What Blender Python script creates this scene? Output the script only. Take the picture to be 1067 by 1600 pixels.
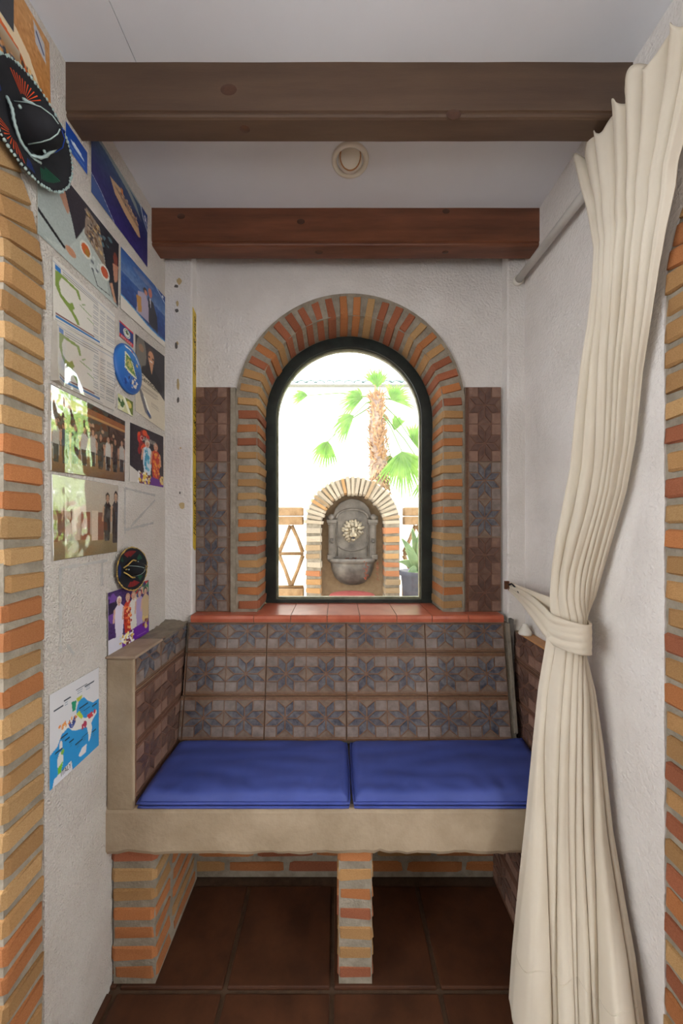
import bpy, bmesh, math, random
import numpy as np
from mathutils import Vector, Matrix, geometry, noise
C = bpy.context.scene
for _o in list(bpy.data.objects): bpy.data.objects.remove(_o)
H = 1.225          # height of the lens above the floor (m)
F = 570.0          # focal length in pixels of the 1067x1600 frame
PX, PY = 527.0, 817.0
# ------------------------------------------------------------ camera
cam = bpy.data.objects.new('camera', bpy.data.cameras.new('camera')); C.collection.objects.link(cam)
cam.location = (0, 0, H); cam.rotation_euler = (math.pi/2, 0, 0)
cam.data.sensor_fit = 'VERTICAL'; cam.data.sensor_height = 36.0; cam.data.sensor_width = 24.0
cam.data.lens = F/1600*36.0
cam.data.shift_x = (533.5-PX)/1600; cam.data.shift_y = (PY-800)/1600
cam.data.clip_start = 0.02
C.camera = cam
# ------------------------------------------------------------ world, sun, added fill lights, exposure
w = bpy.data.worlds.new('world'); C.world = w; w.use_nodes = True
bg = w.node_tree.nodes['Background']; bg.inputs[0].default_value = (0.90, 0.95, 1.0, 1); bg.inputs[1].default_value = 7.0
def lamp(name, kind, loc, rot, energy, color, **kw):
    d = bpy.data.lights.new(name, kind); d.energy = energy; d.color = color
    for k, v in kw.items(): setattr(d, k, v)
    o = bpy.data.objects.new(name, d); C.collection.objects.link(o); o.location = loc; o.rotation_euler = rot
    return o
sun = lamp('sun', 'SUN', (2, 6, 6), (0, 0, 0), 9.0, (1.0, 0.93, 0.80), angle=0.02)
sun.rotation_euler = Vector((-0.42, -0.35, -1.0)).to_track_quat('-Z', 'Y').to_euler()
up_fill = lamp('fill_uplight', 'AREA', (0.0, -0.8, 1.3), (math.radians(184), 0, 0), 14.0, (0.88, 0.93, 1.0), shape='RECTANGLE', size=1.1, size_y=1.3)  # added fill light facing up, brightens the ceiling; no real fixture
low_fill = lamp('fill_low_side', 'AREA', (0.35, -1.9, 1.1), (math.radians(90), 0, math.radians(6)), 0.5, (1.0, 0.84, 0.66), shape='RECTANGLE', size=0.9, size_y=1.2)  # added weak warm fill from behind the camera; no real fixture
C.view_settings.view_transform = 'Standard'; C.view_settings.look = 'None'
C.view_settings.gamma = 1.0; C.view_settings.use_curve_mapping = False
C.view_settings.exposure = 0.08
# ------------------------------------------------------------ helpers
R = random.Random(7)
D = math.radians
WL = {}            # place of every object, before the floor is set to z = 0
def P(px, py, Y): return Vector(((px-PX)*Y/F, Y, (PY-py)*Y/F))
def place(o, origin, parent):
    WL[o.name] = Vector(origin)
    if parent is not None:
        o.parent = parent; o.location = Vector(origin)-WL[parent.name]
    else: o.location = origin
def tag(o, label=None, cat=None, group=None, kind=None):
    if label: o['label'] = label
    if cat: o['category'] = cat
    if group: o['group'] = group
    if kind: o['kind'] = kind
    return o
def empty(name, loc, label=None, cat=None, group=None, kind=None, parent=None):
    o = bpy.data.objects.new(name, None); C.collection.objects.link(o); o.empty_display_size = .05
    place(o, loc, parent); return tag(o, label, cat, group, kind)
class MB:
    def __init__(s): s.v = []; s.f = []; s.m = []; s.sm = []
    def add(s, vs, fs, mi=0, smooth=False, M=None):
        b = len(s.v)
        s.v += [tuple(M @ Vector(p)) if M is not None else tuple(p) for p in vs]
        s.f += [tuple(b+i for i in f) for f in fs]; s.m += [mi]*len(fs); s.sm += [smooth]*len(fs)
    def box(s, lo, hi, mi=0, M=None):
        x0, y0, z0 = lo; x1, y1, z1 = hi
        s.add([(x0,y0,z0),(x1,y0,z0),(x1,y1,z0),(x0,y1,z0),(x0,y0,z1),(x1,y0,z1),(x1,y1,z1),(x0,y1,z1)],
              [(0,3,2,1),(4,5,6,7),(0,1,5,4),(1,2,6,5),(2,3,7,6),(3,0,4,7)], mi, False, M)
    def prism(s, poly, fn, d0, d1, mi=0, holes=None, smooth=False):
        # poly in 2-D, fn(a, b, depth) gives the 3-D point; holes are cut out
        loops = [list(poly)]+[list(h) for h in (holes or [])]
        tris = geometry.tessellate_polygon([[Vector((a, b, 0)) for a, b in L] for L in loops])
        flat = [p for L in loops for p in L]; n = len(flat)
        vs = [fn(a, b, d0) for a, b in flat]+[fn(a, b, d1) for a, b in flat]
        fs = [tuple(t) for t in tris]+[tuple(n+i for i in reversed(t)) for t in tris]
        k = 0
        for L in loops:
            m = len(L)
            for i in range(m): fs.append((k+i, k+(i+1) % m, n+k+(i+1) % m, n+k+i))
            k += m
        s.add(vs, fs, mi, smooth)
    def tube(s, pts, r, n=8, mi=0, closed=False, cap=True, M=None):
        pts = [Vector(p) for p in pts]; m = len(pts); vs = []; fs = []
        rr = r if isinstance(r, (list, tuple)) else [r]*m
        up = None
        for i, p in enumerate(pts):
            a = pts[(i-1) % m] if (closed or i > 0) else p; b = pts[(i+1) % m] if (closed or i < m-1) else p
            t = (b-a).normalized()
            if up is None: up = t.orthogonal().normalized()
            up = (up - t*up.dot(t)); up = up.normalized() if up.length > 1e-6 else t.orthogonal().normalized()
            q = t.cross(up)
            for j in range(n):
                an = 2*math.pi*j/n; vs.append(p+(up*math.cos(an)+q*math.sin(an))*rr[i])
        for i in range(m if closed else m-1):
            for j in range(n):
                a = i*n+j; b = i*n+(j+1) % n; c = ((i+1) % m)*n+(j+1) % n; d = ((i+1) % m)*n+j
                fs.append((a, b, c, d))
        if cap and not closed: fs += [tuple(range(n-1, -1, -1)), tuple((m-1)*n+j for j in range(n))]
        s.add(vs, fs, mi, True, M)
    def lathe(s, prof, n=32, mi=0, M=None, a0=0.0, a1=2*math.pi, smooth=True):
        full = abs(a1-a0-2*math.pi) < 1e-6; cols = n if full else n+1
        vs = []; fs = []
        for j in range(cols):
            an = a0+(a1-a0)*j/n
            for r, z in prof: vs.append((r*math.cos(an), r*math.sin(an), z))
        k = len(prof)
        for j in range(n):
            j2 = (j+1) % cols
            for i in range(k-1): fs.append((j*k+i, j2*k+i, j2*k+i+1, j*k+i+1))
        s.add(vs, fs, mi, smooth, M)
    def blob(s, c, r, M=None, mi=0, n=12, fn=None):
        vs = []; fs = []; k = n//2
        for i in range(k+1):
            th = math.pi*i/k
            for j in range(n):
                ph = 2*math.pi*j/n
                d = Vector((math.sin(th)*math.cos(ph), math.sin(th)*math.sin(ph), math.cos(th)))
                q = 1.0 if fn is None else fn(d)
                vs.append((c[0]+r[0]*d.x*q, c[1]+r[1]*d.y*q, c[2]+r[2]*d.z*q))
        for i in range(k):
            for j in range(n): fs.append((i*n+j, (i+1)*n+j, (i+1)*n+(j+1) % n, i*n+(j+1) % n))
        s.add(vs, fs, mi, True, M)
    def grid(s, fn, nu, nv, mi=0, smooth=True):
        vs = [fn(i/nu, j/nv) for j in range(nv+1) for i in range(nu+1)]
        fs = [(j*(nu+1)+i, j*(nu+1)+i+1, (j+1)*(nu+1)+i+1, (j+1)*(nu+1)+i) for j in range(nv) for i in range(nu)]
        s.add(vs, fs, mi, smooth)
    def build(s, name, mats, parent=None, origin=None, fix=True, colors=None):
        if not isinstance(mats, (list, tuple)): mats = [mats]
        a = np.array(s.v)
        if origin is None:
            lo = a.min(0); hi = a.max(0); origin = ((lo[0]+hi[0])/2, (lo[1]+hi[1])/2, lo[2])
        me = bpy.data.meshes.new(name)
        me.from_pydata([tuple(p) for p in (a-np.array(origin))], [], s.f)
        for m in mats: me.materials.append(m)
        me.polygons.foreach_set('material_index', s.m); me.polygons.foreach_set('use_smooth', s.sm)
        if colors is not None:
            at = me.color_attributes.new('Col', 'FLOAT_COLOR', 'POINT'); at.data.foreach_set('color', colors.ravel())
        me.update()
        if fix:
            bm = bmesh.new(); bm.from_mesh(me); bmesh.ops.recalc_face_normals(bm, faces=bm.faces); bm.to_mesh(me); bm.free()
        o = bpy.data.objects.new(name, me); C.collection.objects.link(o); place(o, origin, parent)
        return o
def bevel(o, wdt, seg=2):
    m = o.modifiers.new('bevel', 'BEVEL'); m.width = wdt; m.segments = seg; m.limit_method = 'ANGLE'; return o
def frame(o, x, y, z):  # matrix from axes
    return Matrix(((x[0], y[0], z[0], o[0]), (x[1], y[1], z[1], o[1]), (x[2], y[2], z[2], o[2]), (0, 0, 0, 1)))
# ------------------------------------------------------------ materials
def lin(c): return tuple((x/255/12.92 if x/255 <= .04045 else ((x/255+.055)/1.055)**2.4) for x in c)
MAT = {}
def mat(name, c1, c2=None, rough=.7, scale=12, bump=0.0, bscale=60, spec=.4, detail=6, c3=None, stretch=None, metal=0, bdist=.01, lo=.35, hi=.65, rand=0.0, extra=None):
    m = bpy.data.materials.new(name); m.use_nodes = True; nt = m.node_tree; N = nt.nodes; L = nt.links
    b = N['Principled BSDF']; b.inputs['Roughness'].default_value = rough; b.inputs['Metallic'].default_value = metal
    b.inputs['Specular IOR Level'].default_value = spec
    tc = N.new('ShaderNodeTexCoord'); mp = N.new('ShaderNodeMapping'); L.new(tc.outputs['Object'], mp.inputs[0])
    if stretch: mp.inputs['Scale'].default_value = stretch
    oi = N.new('ShaderNodeObjectInfo'); cb = N.new('ShaderNodeCombineXYZ'); mu = N.new('ShaderNodeMath'); mu.operation = 'MULTIPLY'; mu.inputs[1].default_value = 7.0
    L.new(oi.outputs['Random'], mu.inputs[0]); L.new(mu.outputs[0], cb.inputs[0]); L.new(mu.outputs[0], cb.inputs[2])
    if rand: L.new(cb.outputs[0], mp.inputs['Location'])
    c1 = lin(c1)
    if c2 is None: b.inputs['Base Color'].default_value = (*c1, 1)
    else:
        nz = N.new('ShaderNodeTexNoise'); nz.inputs['Scale'].default_value = scale; nz.inputs['Detail'].default_value = detail; nz.inputs['Roughness'].default_value = .6
        L.new(mp.outputs[0], nz.inputs[0]); cr = N.new('ShaderNodeValToRGB'); L.new(nz.outputs[0], cr.inputs[0])
        cr.color_ramp.elements[0].position = lo; cr.color_ramp.elements[0].color = (*c1, 1)
        cr.color_ramp.elements[1].position = hi; cr.color_ramp.elements[1].color = (*lin(c2), 1)
        if c3: e = cr.color_ramp.elements.new(hi+.12); e.color = (*lin(c3), 1)
        out = cr.outputs[0]
        if rand:
            hs = N.new('ShaderNodeHueSaturation'); mr = N.new('ShaderNodeMapRange'); mr.inputs[3].default_value = 1-rand; mr.inputs[4].default_value = 1+rand*.6
            L.new(oi.outputs['Random'], mr.inputs[0]); L.new(mr.outputs[0], hs.inputs['Value']); L.new(out, hs.inputs['Color']); out = hs.outputs[0]
        L.new(out, b.inputs['Base Color'])
    if bump:
        n2 = N.new('ShaderNodeTexNoise'); n2.inputs['Scale'].default_value = bscale; n2.inputs['Detail'].default_value = 4
        L.new(mp.outputs[0], n2.inputs[0]); bp = N.new('ShaderNodeBump'); bp.inputs['Strength'].default_value = bump; bp.inputs['Distance'].default_value = bdist
        L.new(n2.outputs[0], bp.inputs['Height']); L.new(bp.outputs[0], b.inputs['Normal'])
    MAT[name] = m
    return m
plaster_rough = mat('plaster_stippled', (222,212,200), (234,226,215), .9, 6, 1.0, 210, bdist=.012)
plaster_soft = mat('plaster_smooth', (220,213,206), (232,226,220), .85, 5, .6, 120, bdist=.007)
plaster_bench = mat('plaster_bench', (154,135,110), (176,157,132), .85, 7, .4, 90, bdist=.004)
ceil_m = mat('ceiling_paint', (228,229,232), (233,234,237), .7, 3, .03, 40)
mortar = mat('mortar', (136,126,110), (162,151,134), .95, 30, .7, 160, bdist=.004)
mortar_pale = mat('mortar_pale', (118,108,94), (146,136,120), .95, 30, .6, 120, bdist=.004)
bricks_m = [mat('brick_ochre', (170,126,78), (192,148,98), .9, 28, .5, 150, bdist=.003, rand=.18, c3=(172,112,70)),
            mat('brick_orange', (176,108,62), (196,130,80), .9, 28, .5, 150, bdist=.003, rand=.18, c3=(160,84,48)),
            mat('brick_red', (150,86,58), (174,106,74), .9, 28, .5, 150, bdist=.003, rand=.18, c3=(140,82,60)),
            mat('brick_tan', (176,134,86), (200,162,112), .9, 28, .5, 150, bdist=.003, rand=.18, c3=(150,116,84))]
beam_m1 = mat('beam_stain_dull', (78,57,42), (94,71,53), .5, 3.2, .15, 60, stretch=(1, 9, 9), spec=.5, bdist=.002)
beam_m2 = mat('beam_stain_red', (92,52,32), (124,74,48), .42, 3.2, .15, 60, stretch=(1, 9, 9), spec=.5, bdist=.002)
knot_m = mat('wood_knot', (66,40,28), (92,60,42), .5, 30, spec=.4)
bricks_m.append(mat('brick_weathered', (176,158,134), (206,192,170), .95, 24, .5, 120, bdist=.003, rand=.12))
tb_ridge = mat('tile_ridge', (118,84,62), (140,106,82), .45, 60)
tb_petal = mat('tile_petal_blue', (62,64,74), (118,115,118), .3, 55, .3, 90, bdist=.002, rand=.1)
tb_square = mat('tile_square_mauve', (116,102,95), (146,132,124), .32, 40, .2, 60, bdist=.002, rand=.1)
tb_tri = mat('tile_triangle_taupe', (112,92,78), (136,118,104), .35, 40, rand=.1)
tn_ridge = mat('tile_ridge_brown', (106,74,58), (128,92,74), .42, 60)
tn_petal = mat('tile_petal_brown', (84,62,56), (112,84,72), .32, 50, .3, 90, bdist=.002, rand=.1)
tn_square = mat('tile_square_brown', (124,94,80), (148,116,100), .35, 40, .2, 60, bdist=.002, rand=.1)
tn_tri = mat('tile_triangle_brown', (100,74,62), (122,94,80), .35, 40, rand=.1)
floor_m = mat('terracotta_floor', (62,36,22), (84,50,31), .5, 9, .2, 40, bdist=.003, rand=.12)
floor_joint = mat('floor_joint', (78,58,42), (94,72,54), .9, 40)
sill_m = mat('sill_terracotta', (180,92,66), (198,112,84), .3, 16, .08, 40, bdist=.002, spec=.5, rand=.06)
frame_m = mat('frame_dark_green', (34,40,38), (50,58,54), .4, 14, .1, 80, bdist=.001)
bead_m = mat('frame_bead', (110,108,84), (150,146,120), .5, 30)
blue_m = mat('blue_fabric', (60,74,142), (70,84,156), .55, 8, .25, 900, bdist=.001, spec=.35)
pipe_m = mat('blue_piping', (58,72,144), (66,80,156), .5, 20)
cloth_m = mat('curtain_cloth', (230,218,198), (238,228,210), .9, 5, .15, 700, bdist=.001, spec=.1)
white_m = mat('white_plastic', (222,216,202), (228,222,210), .4, 5)
cream_m = mat('cream_fixture', (232,224,206), (238,230,214), .35, 5)
rod_m = mat('rod_paint', (205,200,192), (216,212,204), .45, 12)
cement_m = mat('cement', (122,112,98), (148,136,120), .95, 20, .6, 90, bdist=.004)
ledge_m = mat('ledge_tile', (150,128,106), (172,150,128), .5, 14, .2, 50, bdist=.002)
dark_m = mat('black_cloth', (20,20,24), (30,30,34), .8, 30)
rust_m = mat('rusty_metal', (96,62,42), (130,86,60), .7, 60, metal=.3)
wood_m = mat('ledge_wood', (176,126,80), (196,146,98), .5, 20)
def flat(name, c, rough=.6, **k): return mat(name, c, tuple(max(0, x-14) for x in c), rough, 30, **k)
red_m = flat('thread_orange', (226,86,34)); green_m = flat('thread_green', (22,120,84)); bl_m = flat('thread_blue', (34,74,170))
gold_m = flat('gold_braid', (206,172,96), .4); silver_m = flat('silver_braid', (176,196,190), .3); redt = flat('thread_red', (214,48,44))
paper_m = flat('paper_edge', (214,208,196)); tape_m = flat('yellow_tape', (216, 184, 60), .4); ink_m = flat('ink', (44,34,22))
tan_m = flat('chipped_plaster', (196,172,128), .9); grey_m = flat('chip_grey', (110,104,98), .9)  # tan and grey for chipped spots, the grey also for the corner strip
def print_mat(name, rough, bump, bsc, coat=0.0):
    m = bpy.data.materials.new(name); m.use_nodes = True; N = m.node_tree.nodes; L = m.node_tree.links; b = N['Principled BSDF']
    a = N.new('ShaderNodeVertexColor'); a.layer_name = 'Col'; L.new(a.outputs[0], b.inputs['Base Color']); b.inputs['Roughness'].default_value = rough
    b.inputs['Coat Weight'].default_value = coat; b.inputs['Coat Roughness'].default_value = .03
    if bump:
        tc = N.new('ShaderNodeTexCoord'); nz = N.new('ShaderNodeTexNoise'); nz.inputs['Scale'].default_value = bsc; nz.inputs['Detail'].default_value = 1.5
        L.new(tc.outputs['Object'], nz.inputs[0]); bp = N.new('ShaderNodeBump'); bp.inputs['Strength'].default_value = bump; bp.inputs['Distance'].default_value = .01
        L.new(nz.outputs[0], bp.inputs['Height']); L.new(bp.outputs[0], b.inputs['Normal']); L.new(bp.outputs[0], b.inputs['Coat Normal'])
    return m
print_matt = print_mat('print_matt', .45, .05, 20)
print_gloss = print_mat('print_laminated', .3, .30, 16, 1.0)
print_gloss.node_tree.nodes['Principled BSDF'].inputs['Coat IOR'].default_value = 3.0
def glass_mat():
    m = bpy.data.materials.new('window_glass'); m.use_nodes = True; N = m.node_tree.nodes; L = m.node_tree.links; N.clear()
    o = N.new('ShaderNodeOutputMaterial'); t = N.new('ShaderNodeBsdfTransparent'); g = N.new('ShaderNodeBsdfGlossy'); g.inputs['Roughness'].default_value = .02
    t.inputs[0].default_value = (.97, .98, .97, 1); f = N.new('ShaderNodeFresnel'); f.inputs[0].default_value = 1.45; x = N.new('ShaderNodeMixShader')
    L.new(f.outputs[0], x.inputs[0]); L.new(t.outputs[0], x.inputs[1]); L.new(g.outputs[0], x.inputs[2]); L.new(x.outputs[0], o.inputs[0]); return m
glass_m = glass_mat()
def leaf_mat(name, c1, c2, tr=.5):
    m = mat(name, c1, c2, .5, 6, rand=0); N = m.node_tree.nodes; L = m.node_tree.links; b = N['Principled BSDF']; o = N['Material Output']
    t = N.new('ShaderNodeBsdfTranslucent'); x = N.new('ShaderNodeMixShader'); x.inputs[0].default_value = tr
    src = b.inputs['Base Color'].links[0].from_socket; L.new(src, t.inputs[0]); L.new(b.outputs[0], x.inputs[1]); L.new(t.outputs[0], x.inputs[2]); L.new(x.outputs[0], o.inputs[0]); return m
leaf_m = leaf_mat('palm_leaf', (92,132,54), (132,166,80)); agave_m = leaf_mat('agave_leaf', (108,136,96), (150,172,120), .2)
hedge_m = leaf_mat('hedge_leaf', (150,180,100), (200,216,140), .5)
cl = cloth_m.node_tree; _t = cl.nodes.new('ShaderNodeBsdfTranslucent'); _x = cl.nodes.new('ShaderNodeMixShader'); _x.inputs[0].default_value = .22
_t.inputs[0].default_value = (*lin((236,222,196)), 1); cl.links.new(cl.nodes['Principled BSDF'].outputs[0], _x.inputs[1]); cl.links.new(_t.outputs[0], _x.inputs[2]); cl.links.new(_x.outputs[0], cl.nodes['Material Output'].inputs[0])
# ------------------------------------------------------------ brick pieces
BV = {}
def brick_mesh(k, m):
    if (k, m.name) in BV: return BV[(k, m.name)]
    rr = random.Random(k*13+5); bm = bmesh.new(); bmesh.ops.create_cube(bm, size=1.0)
    bmesh.ops.bevel(bm, geom=bm.edges[:], offset=.09, segments=1, affect='EDGES', clamp_overlap=True)
    for v in bm.verts: v.co += Vector((rr.uniform(-.022, .022), rr.uniform(-.022, .022), rr.uniform(-.06, .06)))
    me = bpy.data.meshes.new('brick'); bm.to_mesh(me); bm.free(); me.materials.append(m)
    BV[(k, m.name)] = me; return me
def brick(parent, c, size, rot=None, weights=(4, 3, 2, 2), mats=None, name='brick'):
    m = R.choices((mats or bricks_m)[:len(weights)], weights)[0]; o = bpy.data.objects.new(name, brick_mesh(R.randrange(8), m)); C.collection.objects.link(o)
    o.scale = size
    if rot is not None: o.rotation_euler = rot.to_euler()
    place(o, c, parent); return o
# ------------------------------------------------------------ star tile
TL_, TV_, BW_ = .27, .139, .012
def clip(poly, u0, u1, v0, v1):
    for ax, val, sg in ((0, u0, 1), (0, u1, -1), (1, v0, 1), (1, v1, -1)):
        out = []
        for i in range(len(poly)):
            a = poly[i]; b = poly[(i+1) % len(poly)]; da = (a[ax]-val)*sg; db = (b[ax]-val)*sg
            if da >= 0: out.append(a)
            if (da >= 0) != (db >= 0):
                t = da/(da-db); out.append((a[0]+(b[0]-a[0])*t, a[1]+(b[1]-a[1])*t))
        poly = out
        if len(poly) < 3: return []
    return poly
def shrink(poly, d):
    cx = sum(p[0] for p in poly)/len(poly); cy = sum(p[1] for p in poly)/len(poly); n = len(poly); out = []
    for i in range(n):
        a, b, c = Vector(poly[i-1]), Vector(poly[i]), Vector(poly[(i+1) % n])
        e1 = (b-a).normalized(); e2 = (c-b).normalized(); n1 = Vector((-e1.y, e1.x)); n2 = Vector((-e2.y, e2.x))
        if n1.dot(Vector((cx, cy))-b) < 0: n1 = -n1; n2 = -n2
        out.append(tuple(b+(n1+n2)*d/max(.35, 1+n1.dot(n2))))
    return out
TM = {}
def tile_mesh(kind, u0, u1, v0, v1):
    key = (kind, round(u0, 4), round(u1, 4), round(v0, 4), round(v1, 4))
    if key in TM: return TM[key]
    mb = MB(); g = .0012; U0, U1, V0, V1 = u0+g, u1-g, v0+g, v1-g
    mb.box((U0, V0, -.007), (U1, V1, 0), 0)
    def piece(poly, h, mi, ins=.0011, low=.55):
        poly = shrink(poly, ins); poly = clip(poly, U0+.001, U1-.001, V0+.001, V1-.001)
        if len(poly) < 3: return
        n = len(poly); top = shrink(poly, .0009)
        vs = [(a, b, -.0005) for a, b in poly]+[(a, b, h) for a, b in top]
        fs = [tuple(range(n, 2*n))]+[(i, (i+1) % n, n+(i+1) % n, n+i) for i in range(n)]
        mb.add(vs, fs, mi)
    cw, ch = .135, TV_-2*BW_; s = .29289; k = s*math.sqrt(.5)
    for c in (0, 1):
        ox = c*cw+cw/2; oy = BW_+ch/2
        T = lambda p: (ox+p[0]*cw, oy+p[1]*ch)
        for q in range(8):
            a = q*math.pi/4; b = a+math.pi/4; A = (s*math.cos(a), s*math.sin(a)); B = (s*math.cos(b), s*math.sin(b))
            poly = [T((0, 0)), T(A), T((A[0]+B[0], A[1]+B[1])), T(B)]
            piece(poly, .0022, 1, .0018)
        for sx in (-1, 1):
            for sy in (-1, 1):
                e = s*math.sqrt(.5); piece([T((sx*e, sy*e)), T((sx*.5, sy*e)), T((sx*.5, sy*.5)), T((sx*e, sy*.5))], .0020, 2)
        for q in range(4):
            a = q*math.pi/2; ca, sa = math.cos(a), math.sin(a)
            tri = [(s, 0), (.5, k), (.5, -k)]
            piece([T((x*ca-y*sa, x*sa+y*ca)) for x, y in tri], .0012, 3)
    for vv in (0.0, TV_-BW_):
        piece([(0, vv+.003), (.27, vv+.003), (.27, vv+.0065), (0, vv+.0065)], .003, 0, .0002)
        piece([(0, vv+.0075), (.27, vv+.0075), (.27, vv+.011), (0, vv+.011)], .0015, 3, .0002)
    me = bpy.data.meshes.new('star_tile'); me.from_pydata(mb.v, [], mb.f)
    ms = (tb_ridge, tb_petal, tb_square, tb_tri) if kind == 'blue' else (tn_ridge, tn_petal, tn_square, tn_tri)
    for m in ms: me.materials.append(m)
    me.polygons.foreach_set('material_index', mb.m); me.update()
    bm = bmesh.new(); bm.from_mesh(me); bmesh.ops.recalc_face_normals(bm, faces=bm.faces); bm.to_mesh(me); bm.free()
    TM[key] = me; return me
def tile(parent, kind, O, ud, vd, u0=0, u1=TL_, v0=0, v1=TV_, name='star_tile'):
    o = bpy.data.objects.new(name, tile_mesh(kind, u0, u1, v0, v1)); C.collection.objects.link(o)
    ud = Vector(ud).normalized(); vd = Vector(vd).normalized(); nd = ud.cross(vd)
    o.rotation_euler = frame((0, 0, 0), ud, vd, nd).to_euler()
    place(o, Vector(O)+nd*R.uniform(0, .0015), parent); return o
# ------------------------------------------------------------ room shell
XL, XR, ZC, ZF = -.6, .6535, 1.018, -H
YB, YP = 1.313, 1.271
def jit(a, amt=.002, f=40): return amt*noise.noise(Vector((a[0]*f, a[1]*f, 3.1)))
def arc(cx, cy, a, b, t0, t1, n): return [(cx+a*math.cos(t0+(t1-t0)*i/n), cy+b*math.sin(t0+(t1-t0)*i/n)) for i in range(n+1)]
def dense(p, q, n): return [(p[0]+(q[0]-p[0])*i/n, p[1]+(q[1]-p[1])*i/n) for i in range(n)]
YREAR = -2.6
def side_wall(name, X, thick, spring, ecx, ea, eb, m):
    hole = dense((ecx+ea, ZF-.02), (ecx+ea, spring), 70)+arc(ecx, spring, ea, eb, 0, math.pi, 70)+dense((ecx-ea, spring), (ecx-ea, ZF-.02), 4)[1:]+[(ecx-ea, ZF-.02)]
    hole = [(a+jit((a, b), .003), b+jit((b, a), .003)) for a, b in hole]
    outer = [(YREAR, ZF-.02), (YREAR, ZC+.03), (YB+.1, ZC+.03), (YB+.1, ZF-.02)]+hole
    mb = MB(); mb.prism(outer, lambda a, b, d: (d, a, b), X, X+thick, 0); o = mb.build(name, m); tag(o, kind='structure'); return o
ellL = (.2275, .52, .42, .48); ellR = (.229, .50, .39, .45)
wallL = side_wall('wall_left', XL, -.24, ellL[3], ellL[0], ellL[1], ellL[2], plaster_rough)
wallR = side_wall('wall_right', XR, .24, ellR[3], ellR[0], ellR[1], ellR[2], plaster_soft)
def side_bricks(wall, X, sgn, e, wd, bw):
    cy, a, b, sp = e; mb = MB()     # mortar core, a ring a few millimetres behind the brick faces
    ai, bi = a-wd+.004, b-wd+.004
    outer = [(cy+a+.002, ZF)]+dense((cy+a+.002, ZF+.01), (cy+a+.002, sp), 40)+arc(cy, sp, a+.002, b+.002, 0, math.pi, 60)+[(cy-a-.002, ZF)]
    inner = [(cy-ai, ZF)]+arc(cy, sp, ai, bi, math.pi, 0, 60)+dense((cy+ai, sp), (cy+ai, ZF), 40)+[(cy+ai, ZF)]
    mb.prism(outer+inner, lambda p, q, d: (d, p, q), X+sgn*.0035, X+sgn*.235, 0)
    mb.build('mortar', mortar, wall)
    n = int((sp-ZF)/.0505); pitch = (sp-ZF)/n
    for side in (1, -1):
        for i in range(n):
            z = ZF+pitch*(i+.5); t = R.uniform(-.035, .035)
            brick(wall, (X+sgn*(.026+R.uniform(-.002, .003)), cy+side*(a-wd/2+R.uniform(-.003, .003)), z), (.06, wd-.002+R.uniform(-.004, .004), .036+R.uniform(-.004, .004)), Matrix.Rotation(t, 4, 'X'))
    m = 29
    for i in range(m):
        t = math.pi*(i+.5)/m; ra, rb = a-wd/2, b-wd/2
        p = (cy+ra*math.cos(t), sp+rb*math.sin(t)); ang = math.atan2(math.sin(t)*ra, math.cos(t)*rb)
        brick(wall, (X+sgn*.026, p[0], p[1]), (.06, wd-.002, .038), Matrix.Rotation(ang, 4, 'X'))
side_bricks(wallL, XL, -1, ellL, .092, 0)
side_bricks(wallR, XR, 1, ellR, .092, 0)
# back wall with arched hole
WC, WS, WRI, WRO, SILL = .0456, .408, .326, .410, -.318
def uhole(r, bot, n=60, nz=40, amt=.002):
    pts = dense((WC+r, bot), (WC+r, WS), nz)+arc(WC, WS, r, r, 0, math.pi, n)+dense((WC-r, WS), (WC-r, bot), nz)[1:]+[(WC-r, bot)]
    return [(a+jit((a, b), amt, 50), b+jit((b, a), amt, 50)) for a, b in pts]
mb = MB(); hole = uhole(WRO+.003, -.345)
mb.prism([(XL-.1, ZF-.02), (XL-.1, ZC+.03), (XR+.1, ZC+.03), (XR+.1, ZF-.02)], lambda a, b, d: (a, d, b), YB, YB+.17, 0, holes=[hole])
wallB = tag(mb.build('wall_back', plaster_soft), kind='structure')
# pilasters
def pilaster(name, x0, x1):
    mb = MB(); n = 60
    mb.box((x0, YP, ZF), (x1, YB+.02, ZC+.01)); o = mb.build(name, plaster_soft, origin=(x0, YP, ZF)); bevel(o, .006, 3); return tag(o, kind='structure')
trimL = pilaster('trim_1', XL-.02, -.506); trimR = pilaster('trim_2', .593, XR+.02)
# floor
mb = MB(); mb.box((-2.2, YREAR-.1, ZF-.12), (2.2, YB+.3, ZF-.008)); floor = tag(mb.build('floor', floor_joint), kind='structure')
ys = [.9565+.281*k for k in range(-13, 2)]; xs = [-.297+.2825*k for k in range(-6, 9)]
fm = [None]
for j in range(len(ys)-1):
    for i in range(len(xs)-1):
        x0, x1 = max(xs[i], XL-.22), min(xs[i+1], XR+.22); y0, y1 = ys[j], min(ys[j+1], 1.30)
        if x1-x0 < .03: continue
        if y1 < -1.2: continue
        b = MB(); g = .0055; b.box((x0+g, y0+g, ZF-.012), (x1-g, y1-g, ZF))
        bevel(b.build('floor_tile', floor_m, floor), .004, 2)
# ceiling
mb = MB(); mb.box((XL-.3, YREAR-.1, ZC+.008), (XR+.3, YB+.2, ZC+.06)); ceiling = tag(mb.build('ceiling', ceil_m), kind='structure')
for (x0, x1, y0, y1) in ((XL-.2, -.4455, -2.5, .83), (-.4440, XR+.2, -2.5, .83), (XL-.2, XR+.2, .832, YB+.02)):
    b = MB(); b.box((x0, y0, ZC), (x1, y1, ZC+.01)); b.build('ceiling_panel', ceil_m, ceiling)
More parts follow.
